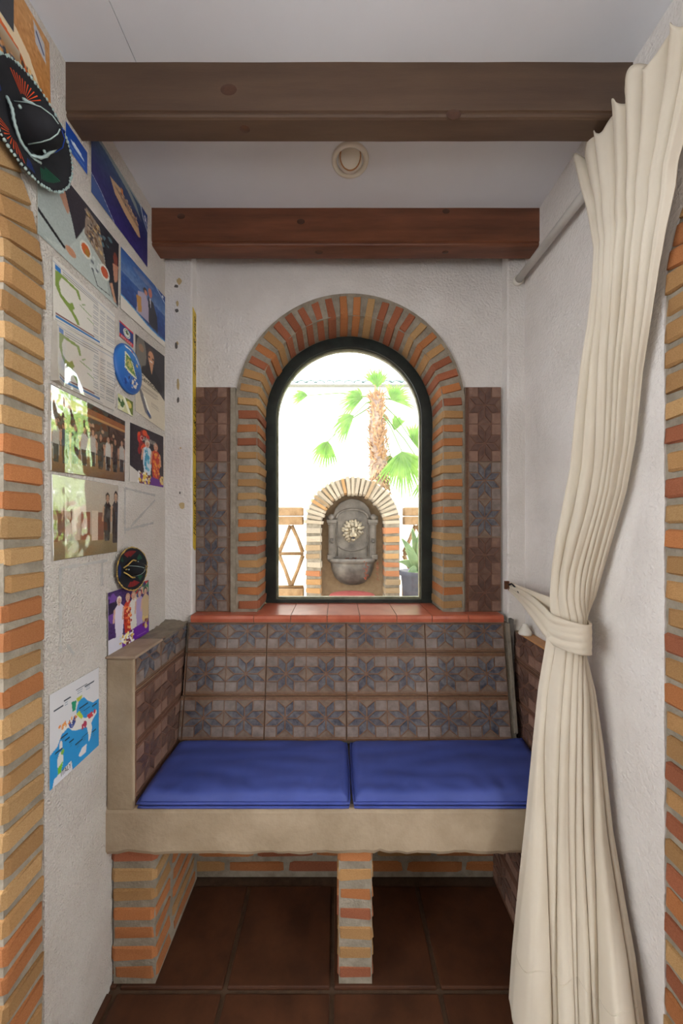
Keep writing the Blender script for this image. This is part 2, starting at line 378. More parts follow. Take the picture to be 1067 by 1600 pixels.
# rear wall of the room behind the camera
mb = MB(); mb.box((XL-.3, YREAR-.15, ZF), (XR+.3, YREAR, ZC+.03)); tag(mb.build('wall_rear', flat('rear_wall_brown', (120, 98, 78), .9)), kind='structure')
for nm, sx in (('left', -1), ('right', 1)):  # added out of view: roofs and low walls limiting light through the side arches
    mb = MB(); a, b = (XL-.24, -2.2) if sx < 0 else (XR+.24, 2.2); mb.box((min(a, b), YREAR, ZC+.05), (max(a, b), YB+.2, ZC+.15)); tag(mb.build('light_block_roof', plaster_soft), kind='structure')
    mb = MB(); mb.box((min(b, b+sx*.1), YREAR, ZF), (max(b, b+sx*.1), YB+.2, -.35)); tag(mb.build('light_block_wall', plaster_soft), kind='structure')
# beams
def beam(yf, yb, label, m, knots):
    zt, zb = ZC, .8975
    prof = [(yf, zt), (yf, zb+.014), (yf+.003, zb+.0125), (yf+.003, zb+.009), (yf+.001, zb+.006), (yf+.003, zb+.002), (yf+.007, zb), (yb-.003, zb), (yb, zb+.003), (yb, zt)]
    t = empty('ceiling_beam', (0, yf, zb), label, 'beam', 'ceiling beams of the alcove')
    mb = MB(); n = 14
    xa, xb = XL-.03, XR+.03
    pts = prof; k = len(pts); vs = []; fs = []
    for i in range(n+1):
        x = xa+(xb-xa)*i/n
        vs += [(x, p[0]+jit((x*3, p[1]), .0015, 3), p[1]) for p in pts]
    for i in range(n):
        for j in range(k): fs.append((i*k+j, i*k+(j+1) % k, (i+1)*k+(j+1) % k, (i+1)*k+j))
    fs += [tuple(range(k)), tuple(n*k+j for j in range(k))]
    mb.add(vs, fs, 0); mb.build('timber', m, t, origin=(0, yf, zb))
    for (px, py, r) in knots:
        kb = MB()
        if py == 'f':
            pass
        x, z, under = px, py, r[1]
        Mx = frame((x, yf-.0006, z), (1, 0, 0), (0, 0, 1), (0, -1, 0)) if not under else frame((x, z, zb-.0006), (1, 0, 0), (0, 1, 0), (0, 0, -1))
        kb.lathe([(0, .0012), (r[0]*.5, .0010), (r[0], -.0012)], 16, 0, Mx @ Matrix.Diagonal((1.25, .9, 1, 1)))
        kb.build('knot', knot_m, t)
    return t
beam(.806, .861, 'thick brown beam nearest the camera, with a grooved lower edge', beam_m1,
     [(( 357-PX)*.806/F, (PY-140)*.806/F, (.016, 0)), ((709-PX)*.806/F, (PY-178)*.806/F, (.013, 0)), ((382-PX)*.83/F, .832, (.011, 1))])
beam(1.179, 1.242, 'reddish brown beam at the far end, just above the arched window', beam_m2,
     [((470-PX)*1.179/F, (PY-346)*1.179/F, (.011, 0)), ((283-PX)*1.179/F, (PY-338)*1.179/F, (.012, 0)), ((697-PX)*1.179/F, (PY-330)*1.179/F, (.011, 0)), ((498-PX)*1.20/F, 1.21, (.012, 1)), ((697-PX)*1.2/F, 1.21, (.010, 1))])
# ------------------------------------------------------------ brick window surround
t = empty('brick_window_surround', (WC, 1.30, SILL), 'brick surround lining the arched window above the red sill', 'brick arch')
YF = 1.299; YW = 1.452
def ring(ri, ro, bot, n=60): 
    return [(WC+ro, bot)]+arc(WC, WS, ro, ro, 0, math.pi, n)+[(WC-ro, bot), (WC-ri, bot)]+arc(WC, WS, ri, ri, math.pi, 0, n)+[(WC+ri, bot)]
mb = MB(); mb.prism(ring(WRI+.006, WRO+.001, SILL), lambda a, b, d: (a, d, b), YF+.003, YW+.03, 0); mb.build('mortar', mortar, t)
nj = 15; pj = (WS-SILL)/nj
for sd in (1, -1):
    for i in range(nj):
        z = SILL+pj*(i+.55)
        mid = (WRI+WRO)/2-.002
        brick(t, (WC+sd*(mid+R.uniform(-.002, .002)), (YF+YW)/2+R.uniform(-.002, .001), z), (WRO-WRI-.006, YW-YF+.002, .030+R.uniform(-.003, .003)), Matrix.Rotation(R.uniform(-.04, .04), 4, 'Y'), (5, 4, 1, 2) if i < 13 else (2, 2, 4, 2))
na = 24
for i in range(na):
    a = math.pi*(i+.5)/na; mid = (WRI+WRO)/2-.002
    brick(t, (WC+mid*math.cos(a), (YF+YW)/2+R.uniform(-.003, .001), WS+mid*math.sin(a)), (WRO-WRI-.006+R.uniform(-.006, .003), YW-YF+.002, .030), Matrix.Rotation(-a+R.uniform(-.03, .03), 4, 'Y'), (2, 2, 5, 1))
# ------------------------------------------------------------ window
def upoly(r, bot, n=64): return [(WC+r, bot)]+arc(WC, WS, r, r, 0, math.pi, n)+[(WC-r, bot)]
win = empty('window_1', (WC, 1.45, SILL), kind='structure')
mb = MB(); fw = .037
mb.prism(upoly(WRI+.004, SILL), lambda a, b, d: (a, d, b), 1.446, 1.49, 0, holes=[upoly(WRI-fw, SILL+.014)]); bevel(mb.build('window_frame', frame_m, win), .003, 2)
mb = MB(); mb.prism(upoly(WRI-fw+.003, SILL+.010), lambda a, b, d: (a, d, b), 1.462, 1.482, 0, holes=[upoly(WRI-fw-.006, SILL+.021)]); mb.build('glazing_bead', bead_m, win)
mb = MB(); mb.prism(upoly(WRI-fw-.002, SILL+.016), lambda a, b, d: (a, d, b), 1.471, 1.4722, 0); mb.build('pane', glass_m, win)
# sill
sl = empty('window_sill', (WC, 1.35, SILL-.026), 'glazed red terracotta window sill of eight tiles under the arched window', 'window sill')
ex = [-.504, -.287, -.16, -.035, .077, .204, .325, .45, .572]
for i in range(8):
    x0, x1 = ex[i]+.0012, ex[i+1]-.0012
    pf = [(1.252, SILL-.024), (1.2495, SILL-.012), (1.252, SILL-.003), (1.259, SILL), (1.33, SILL), (1.33, SILL-.026)]
    lo, hi = max(x0, WC-WRI+.0), min(x1, WC+WRI)
    mb = MB(); mb.prism(pf, lambda a, b, d: (d, a, b+.0006), x0, x1, 0)
    if hi-lo > .02: mb.box((lo, 1.329, SILL-.02), (hi, 1.447, SILL+.0006), 0)
    mb.build('sill_tile', sill_m, sl)
mb = MB(); mb.box((-.503, 1.256, SILL-.027), (.571, 1.45, SILL-.002)); mb.build('bed', cement_m, sl)
# tile columns beside the arch
def tilecol(label, kinds, Ox, v0, v1, zs):
    t = empty('tile_panel', (Ox-.07, 1.30, zs[0]), label, 'tiles')
    mb = MB(); mb.box((Ox-v1-.001, 1.304, zs[0]), (Ox-v0+.001, YB+.001, zs[-1])); mb.build('bed', cement_m, t)
    for k, kd in enumerate(kinds): tile(t, kd, (Ox, 1.3025, zs[k]), (0, 0, 1), (-1, 0, 0), 0, min(.27, zs[k+1]-zs[k]), v0, v1)
zz = [SILL+.001, SILL+.267, SILL+.535, SILL+.803]
tilecol('star-patterned tile strip left of the brick arch, two blue tiles under a brown one', ['blue', 'blue', 'brown'], -.381, 0, .125, zz)
tilecol('star-patterned tile strip right of the brick arch, brown above and below one blue tile', ['brown', 'blue', 'brown'], .595, .011, .139, zz)
mb = MB(); mb.box((-.380, 1.297, SILL), (WC-WRO+.002, YB, SILL+.80)); mb.box((WC+WRO-.002, 1.302, SILL), (.4555, YB, SILL+.76)); mb.build('mortar_strip', mortar, wallB)
# ------------------------------------------------------------ bench
bench = empty('built_in_bench', (0, 1.1, ZF), 'white plastered masonry bench with tiled back and brick piers filling the alcove', 'bench')
YBF = .945; ZSEAT, ZSB = -.738, -.862
# slab with ragged bottom edge
mb = MB(); n = 90
def slabx(i): return XL+(XR-XL)*i/n
vs = []; fs = []
for i in range(n+1):
    x = slabx(i); rag = .006*noise.noise(Vector((x*14, 0, 5)))+.004*noise.noise(Vector((x*50, 0, 1)))
    if -.33 < (x-.2) < .22: rag += .006*abs(noise.noise(Vector((x*22, 2, 5))))
    fr = .0025*noise.noise(Vector((x*9, 7, 1)))
    prof = [(YBF+.30, ZSEAT), (YBF+.012, ZSEAT), (YBF+.004+fr, ZSEAT-.004), (YBF+fr, ZSEAT-.014), (YBF+fr*1.4, ZSEAT-.06), (YBF+fr, ZSB+.012+rag), (YBF+.006, ZSB+rag), (YBF+.03, ZSB+rag*.6), (YBF+.312, ZSB), (YBF+.312, ZSEAT)]
    vs += [(x, a, b) for a, b in prof]
k = len(prof)
for i in range(n):
    for j in range(k): fs.append((i*k+j, i*k+(j+1) % k, (i+1)*k+(j+1) % k, (i+1)*k+j))
fs += [tuple(range(k)), tuple(n*k+j for j in range(k))]
mb.add(vs, fs, 0, False); mb.build('seat_slab', plaster_bench, bench)
# armrests
mb = MB(); mb.box((XL, YBF+.001, ZSEAT-.01), (-.527, YP, -.351)); al = bevel(mb.build('armrest', plaster_bench, bench), .006, 3)
mb = MB(); mb.box((.618, YBF+.012, ZSEAT-.01), (XR, YP, -.374)); ar = mb.build('armrest', plaster_bench, bench)
for (v1, zt, kd) in ((.092, -.347, 'blue'), (.139, -.439, 'brown'), (.139, -.578, 'brown'), (.021, -.717, 'brown')):
    v0 = 0 if v1 != .021 else .118; vv1 = v1 if v1 != .021 else .139
    zbase = zt-v1-v0
    tile(al, kd, (-.526, YBF+.005-.135, zbase), (0, 1, 0), (0, 0, 1), .135, .27, v0, vv1)
    tile(al, kd, (-.526, YBF+.005+.135, zbase), (0, 1, 0), (0, 0, 1), 0, .188, v0, vv1)
for (v1, zt) in ((.092, -.376), (.139, -.468), (.131, -.607)):
    v0 = 0 if v1 != .131 else .008; vv1 = v1 if v1 != .131 else .139
    tile(ar, 'brown', (.617, YP-.002, zt-v1-v0+(.008 if v1 == .131 else 0)-(.0 if v1 != .131 else 0)), (0, -1, 0), (0, 0, 1), 0, .27, v0, vv1)
    tile(ar, 'brown', (.617, YP-.272, zt-v1-v0+(.008 if v1 == .131 else 0)), (0, -1, 0), (0, 0, 1), 0, .04, v0, vv1)
# ledge caps
mb = MB(); mb.box((XL+.001, YBF-.006, -.352), (-.519, 1.088, -.3445)); bevel(mb.build('ledge_tile', ledge_m, bench), .0035, 3)
mb = MB()
def cem(u, v): 
    x = XL+.001+u*.080; y = 1.088+v*(YP-1.088); return (x, y, -.3475+.006*v*(1-u)+.004*noise.noise(Vector((x*60, y*60, 0)))+.012*max(0, v-.8)*5*(.5+.5*noise.noise(Vector((x*40, 3, 3)))))
mb.grid(cem, 20, 30); mb.box((XL+.001, 1.088, -.355), (-.521, YP, -.351)); mb.build('cement_cap', cement_m, bench, fix=False)
mb = MB(); mb.box((.612, 1.0, -.376), (XR-.001, 1.24, -.3705)); bevel(mb.build('ledge_board', wood_m, bench), .002, 2)
# backrest
ytop, ztop, ybot, zbot = 1.256, -.346, 1.197, -.689
dn = Vector((0, ybot-ytop, zbot-ztop)).normalized()
mb = MB()
q = Vector((0, ytop, ztop))+dn*.385
mb.prism([(ytop+.009, ztop+.001), (q.y+.009, q.z), (YB-.001, q.z), (YB-.001, ztop+.001)], lambda a, b, d: (d, a, b), -.519, .59, 0)
br = mb.build('backrest', cement_m, bench)
for r, (s, v0, v1) in enumerate(((.095, 0, .095), (.234, 0, .139), (.373, 0, .139))):
    for c in range(4):
        O = Vector((-.51+.27*c, ytop, ztop))+dn*s
        tile(br, 'blue', O, (1, 0, 0), -dn, 0 if c else -.0, .27, v0, v1)
    O = Vector((-.51-.27, ytop, ztop))+dn*s
    if r > 0: tile(br, 'blue', O, (1, 0, 0), -dn, .27-.006*r, .27+.0, v0, v1)
mb = MB(); 
mb.prism([(ytop-.003, ztop-.0), (ybot-.002, zbot), (ybot+.02, zbot-.02), (ytop+.03, ztop-.0)], lambda a, b, d: (d, a, b), .584, .592, 0); mb.build('cement_edge', cement_m, bench)
mb = MB(); mb.box((.594, 1.25, -.60), (.606, 1.27, -.33)); bevel(mb.build('corner_strip', grey_m, bench), .003)
# piers
def pier(x0, x1, label=None):
    mb = MB(); mb.box((x0+.003, .970, ZF), (x1-.003, 1.257, ZSB+.004)); p = mb.build('pier', mortar, bench)
    n = 7; pt = (ZSB-ZF)/n
    for i in range(n):
        z = ZF+pt*(i+.55)+.004; j = R.uniform(-.003, .003)
        brick(p, ((x0+x1)/2, 1.012+j, z), (x1-x0, .092, .031+R.uniform(-.002, .002)), Matrix.Rotation(R.uniform(-.03, .03), 4, 'Y'), (4, 4, 1, 1))
        brick(p, ((x0+x1)/2, 1.155+j, z), (x1-x0, .180, .031), Matrix.Rotation(R.uniform(-.01, .01), 4, 'Y'), (4, 4, 1, 1))
    return p
pier(XL+.002, -.481); pier(0.001, .095)
mb = MB(); mb.box((XL, 1.262, ZF), (XR, YB, ZSB)); p = mb.build('base_wall', mortar, bench)
for r in range(6):
    z = ZF+.03+.052*r+.008
    x = -.58+(.1 if r % 2 else 0)
    while x < .62:
        brick(p, (min(x+.095, .55), 1.280, z), (.185, .046, .032), None, (3, 4, 2, 2)); x += .205
mb = MB(); mb.box((.54, .975, ZF), (XR, 1.262, ZSB)); p = mb.build('side_panel', tn_tri, bench)
for k in range(2):
    for j in range(3): tile(p, 'brown', (.539, 1.262-.001, ZF+.139*j-.055*(j == 2)*0), (0, -1, 0), (0, 0, 1), 0 if k == 0 else .0, .27, 0, min(.139, ZSB-ZF-.139*j)) if k == 0 else None
# ------------------------------------------------------------ cushions
def cushion(x0, x1, label, lift):
    t = empty('seat_cushion', ((x0+x1)/2, 1.06, ZSEAT), label, 'cushion', 'blue seat cushions on the bench')
    y0, y1 = .938, 1.194; th = .042; cx, cy = (x0+x1)/2, (y0+y1)/2; hx, hy = (x1-x0)/2-.003, (y1-y0)/2-.003
    mb = MB(); nu, nv = 110, 48
    def e(u): return math.copysign(1, u)*(1-(1-abs(u))**1.0)
    def top(u, v):
        a = 2*u-1; b = 2*v-1
        x = cx+hx*a*(1-.012*b*b); y = cy+hy*b*(1-.03*(1-a*a)*0)
        ed = min(1, ((1-abs(a))*hx)/.03)*1.0; eb = min(1, ((1-abs(b))*hy)/.03)
        pr = (1-(1-ed)**2.4)**.5*(1-(1-eb)**2.4)**.5
        wr = .0020*noise.noise(Vector((x*9, y*26, lift*50)))+.0014*math.sin(x*95+4*noise.noise(Vector((x*6, y*8, 2))))*max(0, -b)**2*eb
        z = ZSEAT+.016+(th-.016)*pr*(.86+.14*(1-a*a)*(1-b*b))+wr*pr*2.2+lift*max(0, a)**5*max(0, b)**3
        return (x, y, z)
    def bot(u, v):
        x, y, z = top(u, v); a = 2*u-1; b = 2*v-1
        d = min(1, (1-abs(a))*hx/.02, (1-abs(b))*hy/.02)
        return (x, y, ZSEAT+.016-.0145*(1-(1-d)**2)**.5+lift*max(0, a)**5*max(0, b)**3)
    mb.grid(top, nu, nv); mb.grid(lambda u, v: bot(1-u, v), nu, nv)
    mb.build('cover', blue_m, t, fix=False)
    pts = [top(i/40, 0) for i in range(40)]+[top(1, i/20) for i in range(20)]+[top(1-i/40, 1) for i in range(40)]+[top(0, 1-i/20) for i in range(20)]
    mb = MB(); mb.tube([(p[0]+(.0015 if p[0] > cx else -.0015), p[1]+(.0015 if p[1] > cy else -.0015), p[2]-.0003) for p in pts], .0038, 8, 0, closed=True); mb.build('piping', pipe_m, t)
    mb = MB(); pts = [(p[0], p[1], ZSEAT+.0048) for p in pts]; mb.tube(pts, .0036, 8, 0, closed=True); mb.build('piping', pipe_m, t)
cushion(-.519, .0345, 'flat royal blue seat cushion on the left half of the bench', .0)
cushion(.0395, .6075, 'flat royal blue seat cushion beside the curtain, with a raised back corner', .016)

# ------------------------------------------------------------ prints on the left wall
class Canvas:
    def __init__(s, w, h, c=(200, 200, 200)):
        s.w, s.h = w, h; s.a = np.zeros((h, w, 3)); s.a[:] = c
        s.X, s.Y = np.meshgrid((np.arange(w)+.5)/w, (np.arange(h)+.5)/h); s.rg = np.random.RandomState(w*7+h)
    def put(s, m, c, al=1.0): s.a[m] = s.a[m]*(1-al)+np.array(c, float)*al
    def poly(s, pts, c, al=1.0):
        m = np.zeros(s.X.shape, bool); n = len(pts)
        for i in range(n):
            (x0, y0), (x1, y1) = pts[i], pts[(i+1) % n]
            if y0 == y1: continue
            m ^= ((y0 > s.Y) != (y1 > s.Y)) & (s.X < (x1-x0)*(s.Y-y0)/(y1-y0)+x0)
        s.put(m, c, al); return m
    def rect(s, x0, y0, x1, y1, c, al=1.0): s.put((s.X >= x0) & (s.X <= x1) & (s.Y >= y0) & (s.Y <= y1), c, al)
    def ell(s, x, y, rx, ry, c, al=1.0, rot=0):
        dx, dy = s.X-x, s.Y-y; ca, sa = math.cos(rot), math.sin(rot); s.put(((dx*ca+dy*sa)/rx)**2+((-dx*sa+dy*ca)/ry)**2 <= 1, c, al)
    def line(s, p, q, wd, c, al=1.0):
        d = np.array(q)-np.array(p); L = max(1e-9, d.dot(d)); t = np.clip(((s.X-p[0])*d[0]+(s.Y-p[1])*d[1])/L, 0, 1)
        s.put(np.hypot(s.X-p[0]-t*d[0], s.Y-p[1]-t*d[1]) <= wd, c, al)
    def path(s, pts, wd, c, al=1.0):
        for p, q in zip(pts, pts[1:]): s.line(p, q, wd, c, al)
    def grad(s, c0, c1, y0=0, y1=1, x0=0, x1=1):
        m = (s.Y >= y0) & (s.Y <= y1) & (s.X >= x0) & (s.X <= x1); t = ((s.Y-y0)/(y1-y0))[m][:, None]; s.a[m] = np.array(c0)*(1-t)+np.array(c1)*t
    def noise(s, amt, box=(0, 0, 1, 1), cell=1):
        k = s.rg.randn(s.h//cell+1, s.w//cell+1).repeat(cell, 0).repeat(cell, 1)[:s.h, :s.w]
        m = (s.X >= box[0]) & (s.X <= box[2]) & (s.Y >= box[1]) & (s.Y <= box[3]); s.a[m] += (k*amt)[m][:, None]
    def speckle(s, box, cols, n, r):
        for _ in range(n):
            s.ell(s.rg.uniform(box[0], box[2]), s.rg.uniform(box[1], box[3]), r*s.rg.uniform(.5, 1.5), r*s.rg.uniform(.5, 1.5), cols[s.rg.randint(len(cols))])
    def rows(s, x0, y0, x1, y1, n, c, wd=.004, al=.7):
        for i in range(n):
            y = y0+(y1-y0)*i/max(1, n-1); s.line((x0, y), (x0+(x1-x0)*s.rg.uniform(.75, 1), y), wd, c, al)
    def person(s, x, y0, h, w, hair, skin, top, low=None, hd=.1):
        s.poly([(x-w*.5, y0+h*.28), (x-w*.2, y0+h*.19), (x+w*.2, y0+h*.19), (x+w*.5, y0+h*.28), (x+w*.46, y0+h*.72), (x+w*.34, y0+h), (x-w*.34, y0+h), (x-w*.46, y0+h*.72)], top)
        if low: s.poly([(x-w*.38, y0+h*.6), (x+w*.38, y0+h*.6), (x+w*.32, y0+h), (x-w*.32, y0+h)], low)
        s.line((x-w*.5, y0+h*.3), (x-w*.62, y0+h*.58), w*.09, skin); s.line((x+w*.5, y0+h*.3), (x+w*.6, y0+h*.58), w*.09, skin)
        s.ell(x, y0+h*.095, w*.27, h*.105, hair); s.ell(x, y0+h*.115, w*.20, h*.078, skin); s.rect(x-w*.09, y0+h*.17, x+w*.09, y0+h*.22, skin)
        s.ell(x-w*.08, y0+h*.11, w*.03, h*.010, (60, 40, 34)); s.ell(x+w*.08, y0+h*.11, w*.03, h*.010, (60, 40, 34)); s.line((x-w*.06, y0+h*.152), (x+w*.06, y0+h*.152), w*.02, (150, 60, 56))
def wpt(px, py, X=XL+.002):
    Y = X*F/(px-PX); return (Y, (PY-py)*Y/F)
def print_on_wall(name, cat, label, quad, cv, gloss=False, lift=.0012, group='photographs and prints pinned to the left wall', curl=0.0, thick=.0012):
    """quad: wall points (Y, z) TL, TR, BR, BL"""
    q = [Vector(p) for p in quad]; w_, h_ = cv.w, cv.h; vs = []; X0 = XL+lift
    for j in range(h_):
        v = (j+.0)/(h_-1)
        for i in range(w_):
            u = i/(w_-1); p = (q[0]*(1-u)+q[1]*u)*(1-v)+(q[3]*(1-u)+q[2]*u)*v
            x = X0+thick
            if curl: x += curl*(max(0, .16-u)*2.2*(.4+v)+.35*abs(noise.noise(Vector((p.x*11, p.y*11, 4))))*.3)
            vs.append((x, p.x, p.y))
    fs = [(j*w_+i, (j+1)*w_+i, (j+1)*w_+i+1, j*w_+i+1) for j in range(h_-1) for i in range(w_-1)]
    mb = MB(); mb.add(vs, fs, 0, bool(curl))
    per = [i for i in range(w_)]+[j*w_+w_-1 for j in range(1, h_)]+[(h_-1)*w_+i for i in range(w_-2, -1, -1)]+[j*w_ for j in range(h_-2, 0, -1)]
    b = len(mb.v); mb.add([(max(XL+.0004, vs[k][0]-thick) if not curl else XL+.0004, vs[k][1], vs[k][2]) for k in per], [], 1); n = len(per)
    mb.f += [(per[i], per[(i+1) % n], b+(i+1) % n, b+i) for i in range(n)]; mb.m += [1]*n; mb.sm += [False]*n
    mb.f.append(tuple(b+i for i in range(n))); mb.m.append(1); mb.sm.append(False)
    col = np.ones((len(mb.v), 4)); a = np.clip(cv.a, 0, 255).reshape(-1, 3)/255; a = np.where(a <= .04045, a/12.92, ((a+.055)/1.055)**2.4); col[:w_*h_, :3] = a
    o = mb.build(name, [print_gloss if gloss else print_matt, paper_m], None, fix=False, colors=col, origin=(XL, (q[0].x+q[1].x)/2, min(q[2].y, q[3].y)))
    return tag(o, label, cat, group)
def rq(y0, y1, z0, z1): return [(y0, z1), (y1, z1), (y1, z0), (y0, z0)]
_tc = {}
def text_pts(s, size, shear=0.0):
    cu = bpy.data.curves.new('t', 'FONT'); cu.body = s; cu.size = size; cu.shear = shear; cu.resolution_u = 2
    o = bpy.data.objects.new('t', cu); C.collection.objects.link(o); dg = bpy.context.evaluated_depsgraph_get(); me = o.evaluated_get(dg).to_mesh()
    v = [tuple(p.co) for p in me.vertices]; f = [tuple(p.vertices) for p in me.polygons]; bpy.data.objects.remove(o); bpy.data.curves.remove(cu)
    return v, f
def text_on(parent, s, size, origin, ud, vd, m, fit=None, shear=0.0, squash=1.0):
    v, f = text_pts(s, size, shear); xs = [p[0] for p in v]; wd = max(xs)-min(xs); k = fit/wd if fit else 1
    ud, vd = Vector(ud), Vector(vd); nd = ud.cross(vd).normalized()
    mb = MB(); mb.add([Vector(origin)+ud*((p[0]-min(xs))*k)+vd*(p[1]*squash)+nd*.0004 for p in v], f, 0); return mb.build('lettering', m, parent, fix=False)
sky1, sky2 = (34, 66, 124), (84, 122, 168)
# 1 charcoal picture, top left
c = Canvas(60, 60, (52, 54, 60)); c.noise(3); c.rect(0, 0, 1, .05, (70, 74, 78)); c.line((0, .2), (.9, .0), .03, (74, 78, 84), .6)
print_on_wall('photograph', 'photo', 'plain charcoal grey print in the topmost left corner under the ceiling', rq(.58, .672, .904, 1.0), c, lift=.003)
# 2 orange print with market goods
c = Canvas(90, 90, (188, 134, 78)); c.grad((196, 142, 84), (180, 118, 60)); c.noise(7, cell=3)
c.poly([(0, .45), (.3, .42), (.62, .55), (.9, .86), (1, .9), (1, 1), (.85, .98), (.5, .68), (0, .62)], (226, 202, 166)); c.poly([(0, .6), (.45, .66), (.7, .85), (.8, 1), (0, 1)], (206, 92, 30))
c.speckle((.45, .72, .85, .98), [(90, 56, 30), (220, 176, 110), (60, 50, 40), (190, 120, 60)], 60, .02); c.poly([(.70, .05), (.90, .12), (.92, .34), (.74, .28)], (190, 188, 190)); c.line((.76, .14), (.88, .26), .016, (60, 70, 110))
c.speckle((.85, .9, 1, 1), [(230, 200, 150), (140, 80, 40)], 20, .02)
print_on_wall('photograph', 'photo', 'orange sand-coloured print with a small white label, above the big embroidered sombrero', [(.62, 1.0), (.757, .995), (.762, .834), (.62, .834)], c, lift=.0012)
# 3 crowd picture
c = Canvas(60, 60, (150, 120, 84)); c.grad((170, 160, 140), (150, 110, 70), 0, .35); c.speckle((0, .3, 1, 1), [(60, 74, 90), (170, 116, 60), (210, 150, 90), (50, 50, 50), (190, 140, 100)], 150, .05)
print_on_wall('photograph', 'photo', 'print with brown and blue goods partly behind the big sombrero, at the left edge', rq(.575, .684, .80, .882), c, lift=.0040)
# 4 small blue card
c = Canvas(50, 44, (22, 74, 160)); c.grad((18, 66, 150), (30, 84, 172)); c.poly([(.2, .45), (.8, .52), (.86, .62), (.3, .60)], (190, 206, 224)); c.poly([(.35, .40), (.7, .46), (.7, .5), (.35, .47)], (226, 232, 240)); c.line((.1, .75), (.9, .82), .01, (120, 160, 210))
print_on_wall('postcard', 'card', 'small bright blue card with a white ship, just under the near beam', rq(.803, .872, .832, .885), c, group=None)
# 5 ship poster
c = Canvas(120, 90, (30, 50, 100)); c.grad((44, 80, 112), (34, 34, 92), 0, .6); c.grad((34, 34, 92), (46, 40, 108), .6, 1); c.noise(4, cell=4)
c.poly([(0, 0), (.30, 0), (.68, .05), (1, .03), (1, .0), (0, 0)], (150, 156, 150)); c.poly([(0, .0), (.5, .0), (.75, .12), (.86, .30), (.6, .14), (.2, .06), (0, .1)], (132, 140, 138))
c.poly([(.86, 0), (1, 0), (1, .28), (.93, .22)], (22, 56, 124)); c.path([(.84, .0), (.9, .18), (1, .32)], .006, (220, 228, 236)); c.ell(.945, .13, .022, .05, (230, 232, 236)); c.ell(.945, .13, .012, .03, (22, 56, 124)); c.path([(.955, .12), (.97, .18), (.99, .22)], .006, (230, 232, 236))
c.poly([(.28, .34), (.45, .28), (.78, .42), (.84, .62), (.80, .66), (.55, .60), (.36, .50)], (196, 160, 122)); c.poly([(.34, .38), (.5, .33), (.78, .46), (.8, .52), (.5, .44)], (150, 118, 96)); c.speckle((.40, .30, .80, .44), [(210, 180, 150), (110, 84, 80), (60, 50, 70)], 50, .011)
c.rect(.47, .24, .50, .33, (206, 120, 60)); c.poly([(0, .72), (.14, .80), (.34, 1), (0, 1)], (56, 82, 136)); c.path([(0, .70), (.14, .78), (.36, 1)], .005, (190, 200, 220))
print_on_wall('ship_poster', 'poster', 'dark blue poster of a cruise ship at sea between the two beams', rq(.886, 1.148, .804, .967), c, group=None)
# 6 dinner photograph
c = Canvas(130, 100, (158, 166, 160)); c.grad((60, 58, 66), (52, 48, 56), 0, .45); c.poly([(0, .0), (.22, .0), (.42, .25), (.46, .60), (.30, .9), (0, .95)], (166, 174, 168)); c.poly([(.12, .05), (.26, .02), (.34, .3), (.30, .42), (.22, .30)], (176, 130, 106))
c.poly([(.22, .0), (.55, .0), (.52, .35), (.40, .62), (.34, .40)], (50, 46, 54)); c.poly([(.40, .62), (.52, .30), (.78, .42), (.84, .92), (1, 1), (.35, 1), (.05, .96), (.3, .85)], (178, 186, 178)); c.poly([(.52, .05), (.70, .10), (.80, .6), (.50, .42)], (140, 124, 108))
c.speckle((.52, .1, .74, .45), [(110, 84, 60), (190, 160, 110), (80, 70, 70), (170, 150, 130)], 60, .018); c.poly([(.70, .0), (1, 0), (1, .98), (.9, .9), (.80, .60)], (34, 34, 44)); c.speckle((.70, .02, .9, .3), [(90, 116, 124), (40, 44, 50)], 12, .025)
c.ell(.52, .62, .075, .10, (214, 214, 200)); c.ell(.52, .62, .055, .075, (196, 96, 50)); c.ell(.54, .64, .03, .05, (170, 120, 50)); c.ell(.78, .66, .075, .10, (214, 214, 200)); c.ell(.78, .66, .055, .075, (190, 84, 50)); c.speckle((.58, .62, .70, .80), [(110, 116, 120), (200, 206, 200)], 14, .02)
c.ell(.945, .30, .035, .1, (120, 56, 44)); c.poly([(.90, .40), (.99, .36), (.98, .6), (.93, .66)], (184, 130, 104)); c.poly([(.86, .74), (.90, .7), (.97, .94), (.93, .95)], (196, 146, 116)); c.ell(.34, .84, .06, .05, (190, 136, 104)); c.line((.0, .72), (.26, .86), .02, (28, 28, 32)); c.path([(.6, .78), (.68, .95), (.86, .92)], .006, (40, 40, 40))
c.noise(5)
print_on_wall('photograph', 'photo', 'large dining photo with plates of food on a pale table, right of the big sombrero', [(.728, .757), (.998, .762), (.994, .585), (.728, .578)], c)
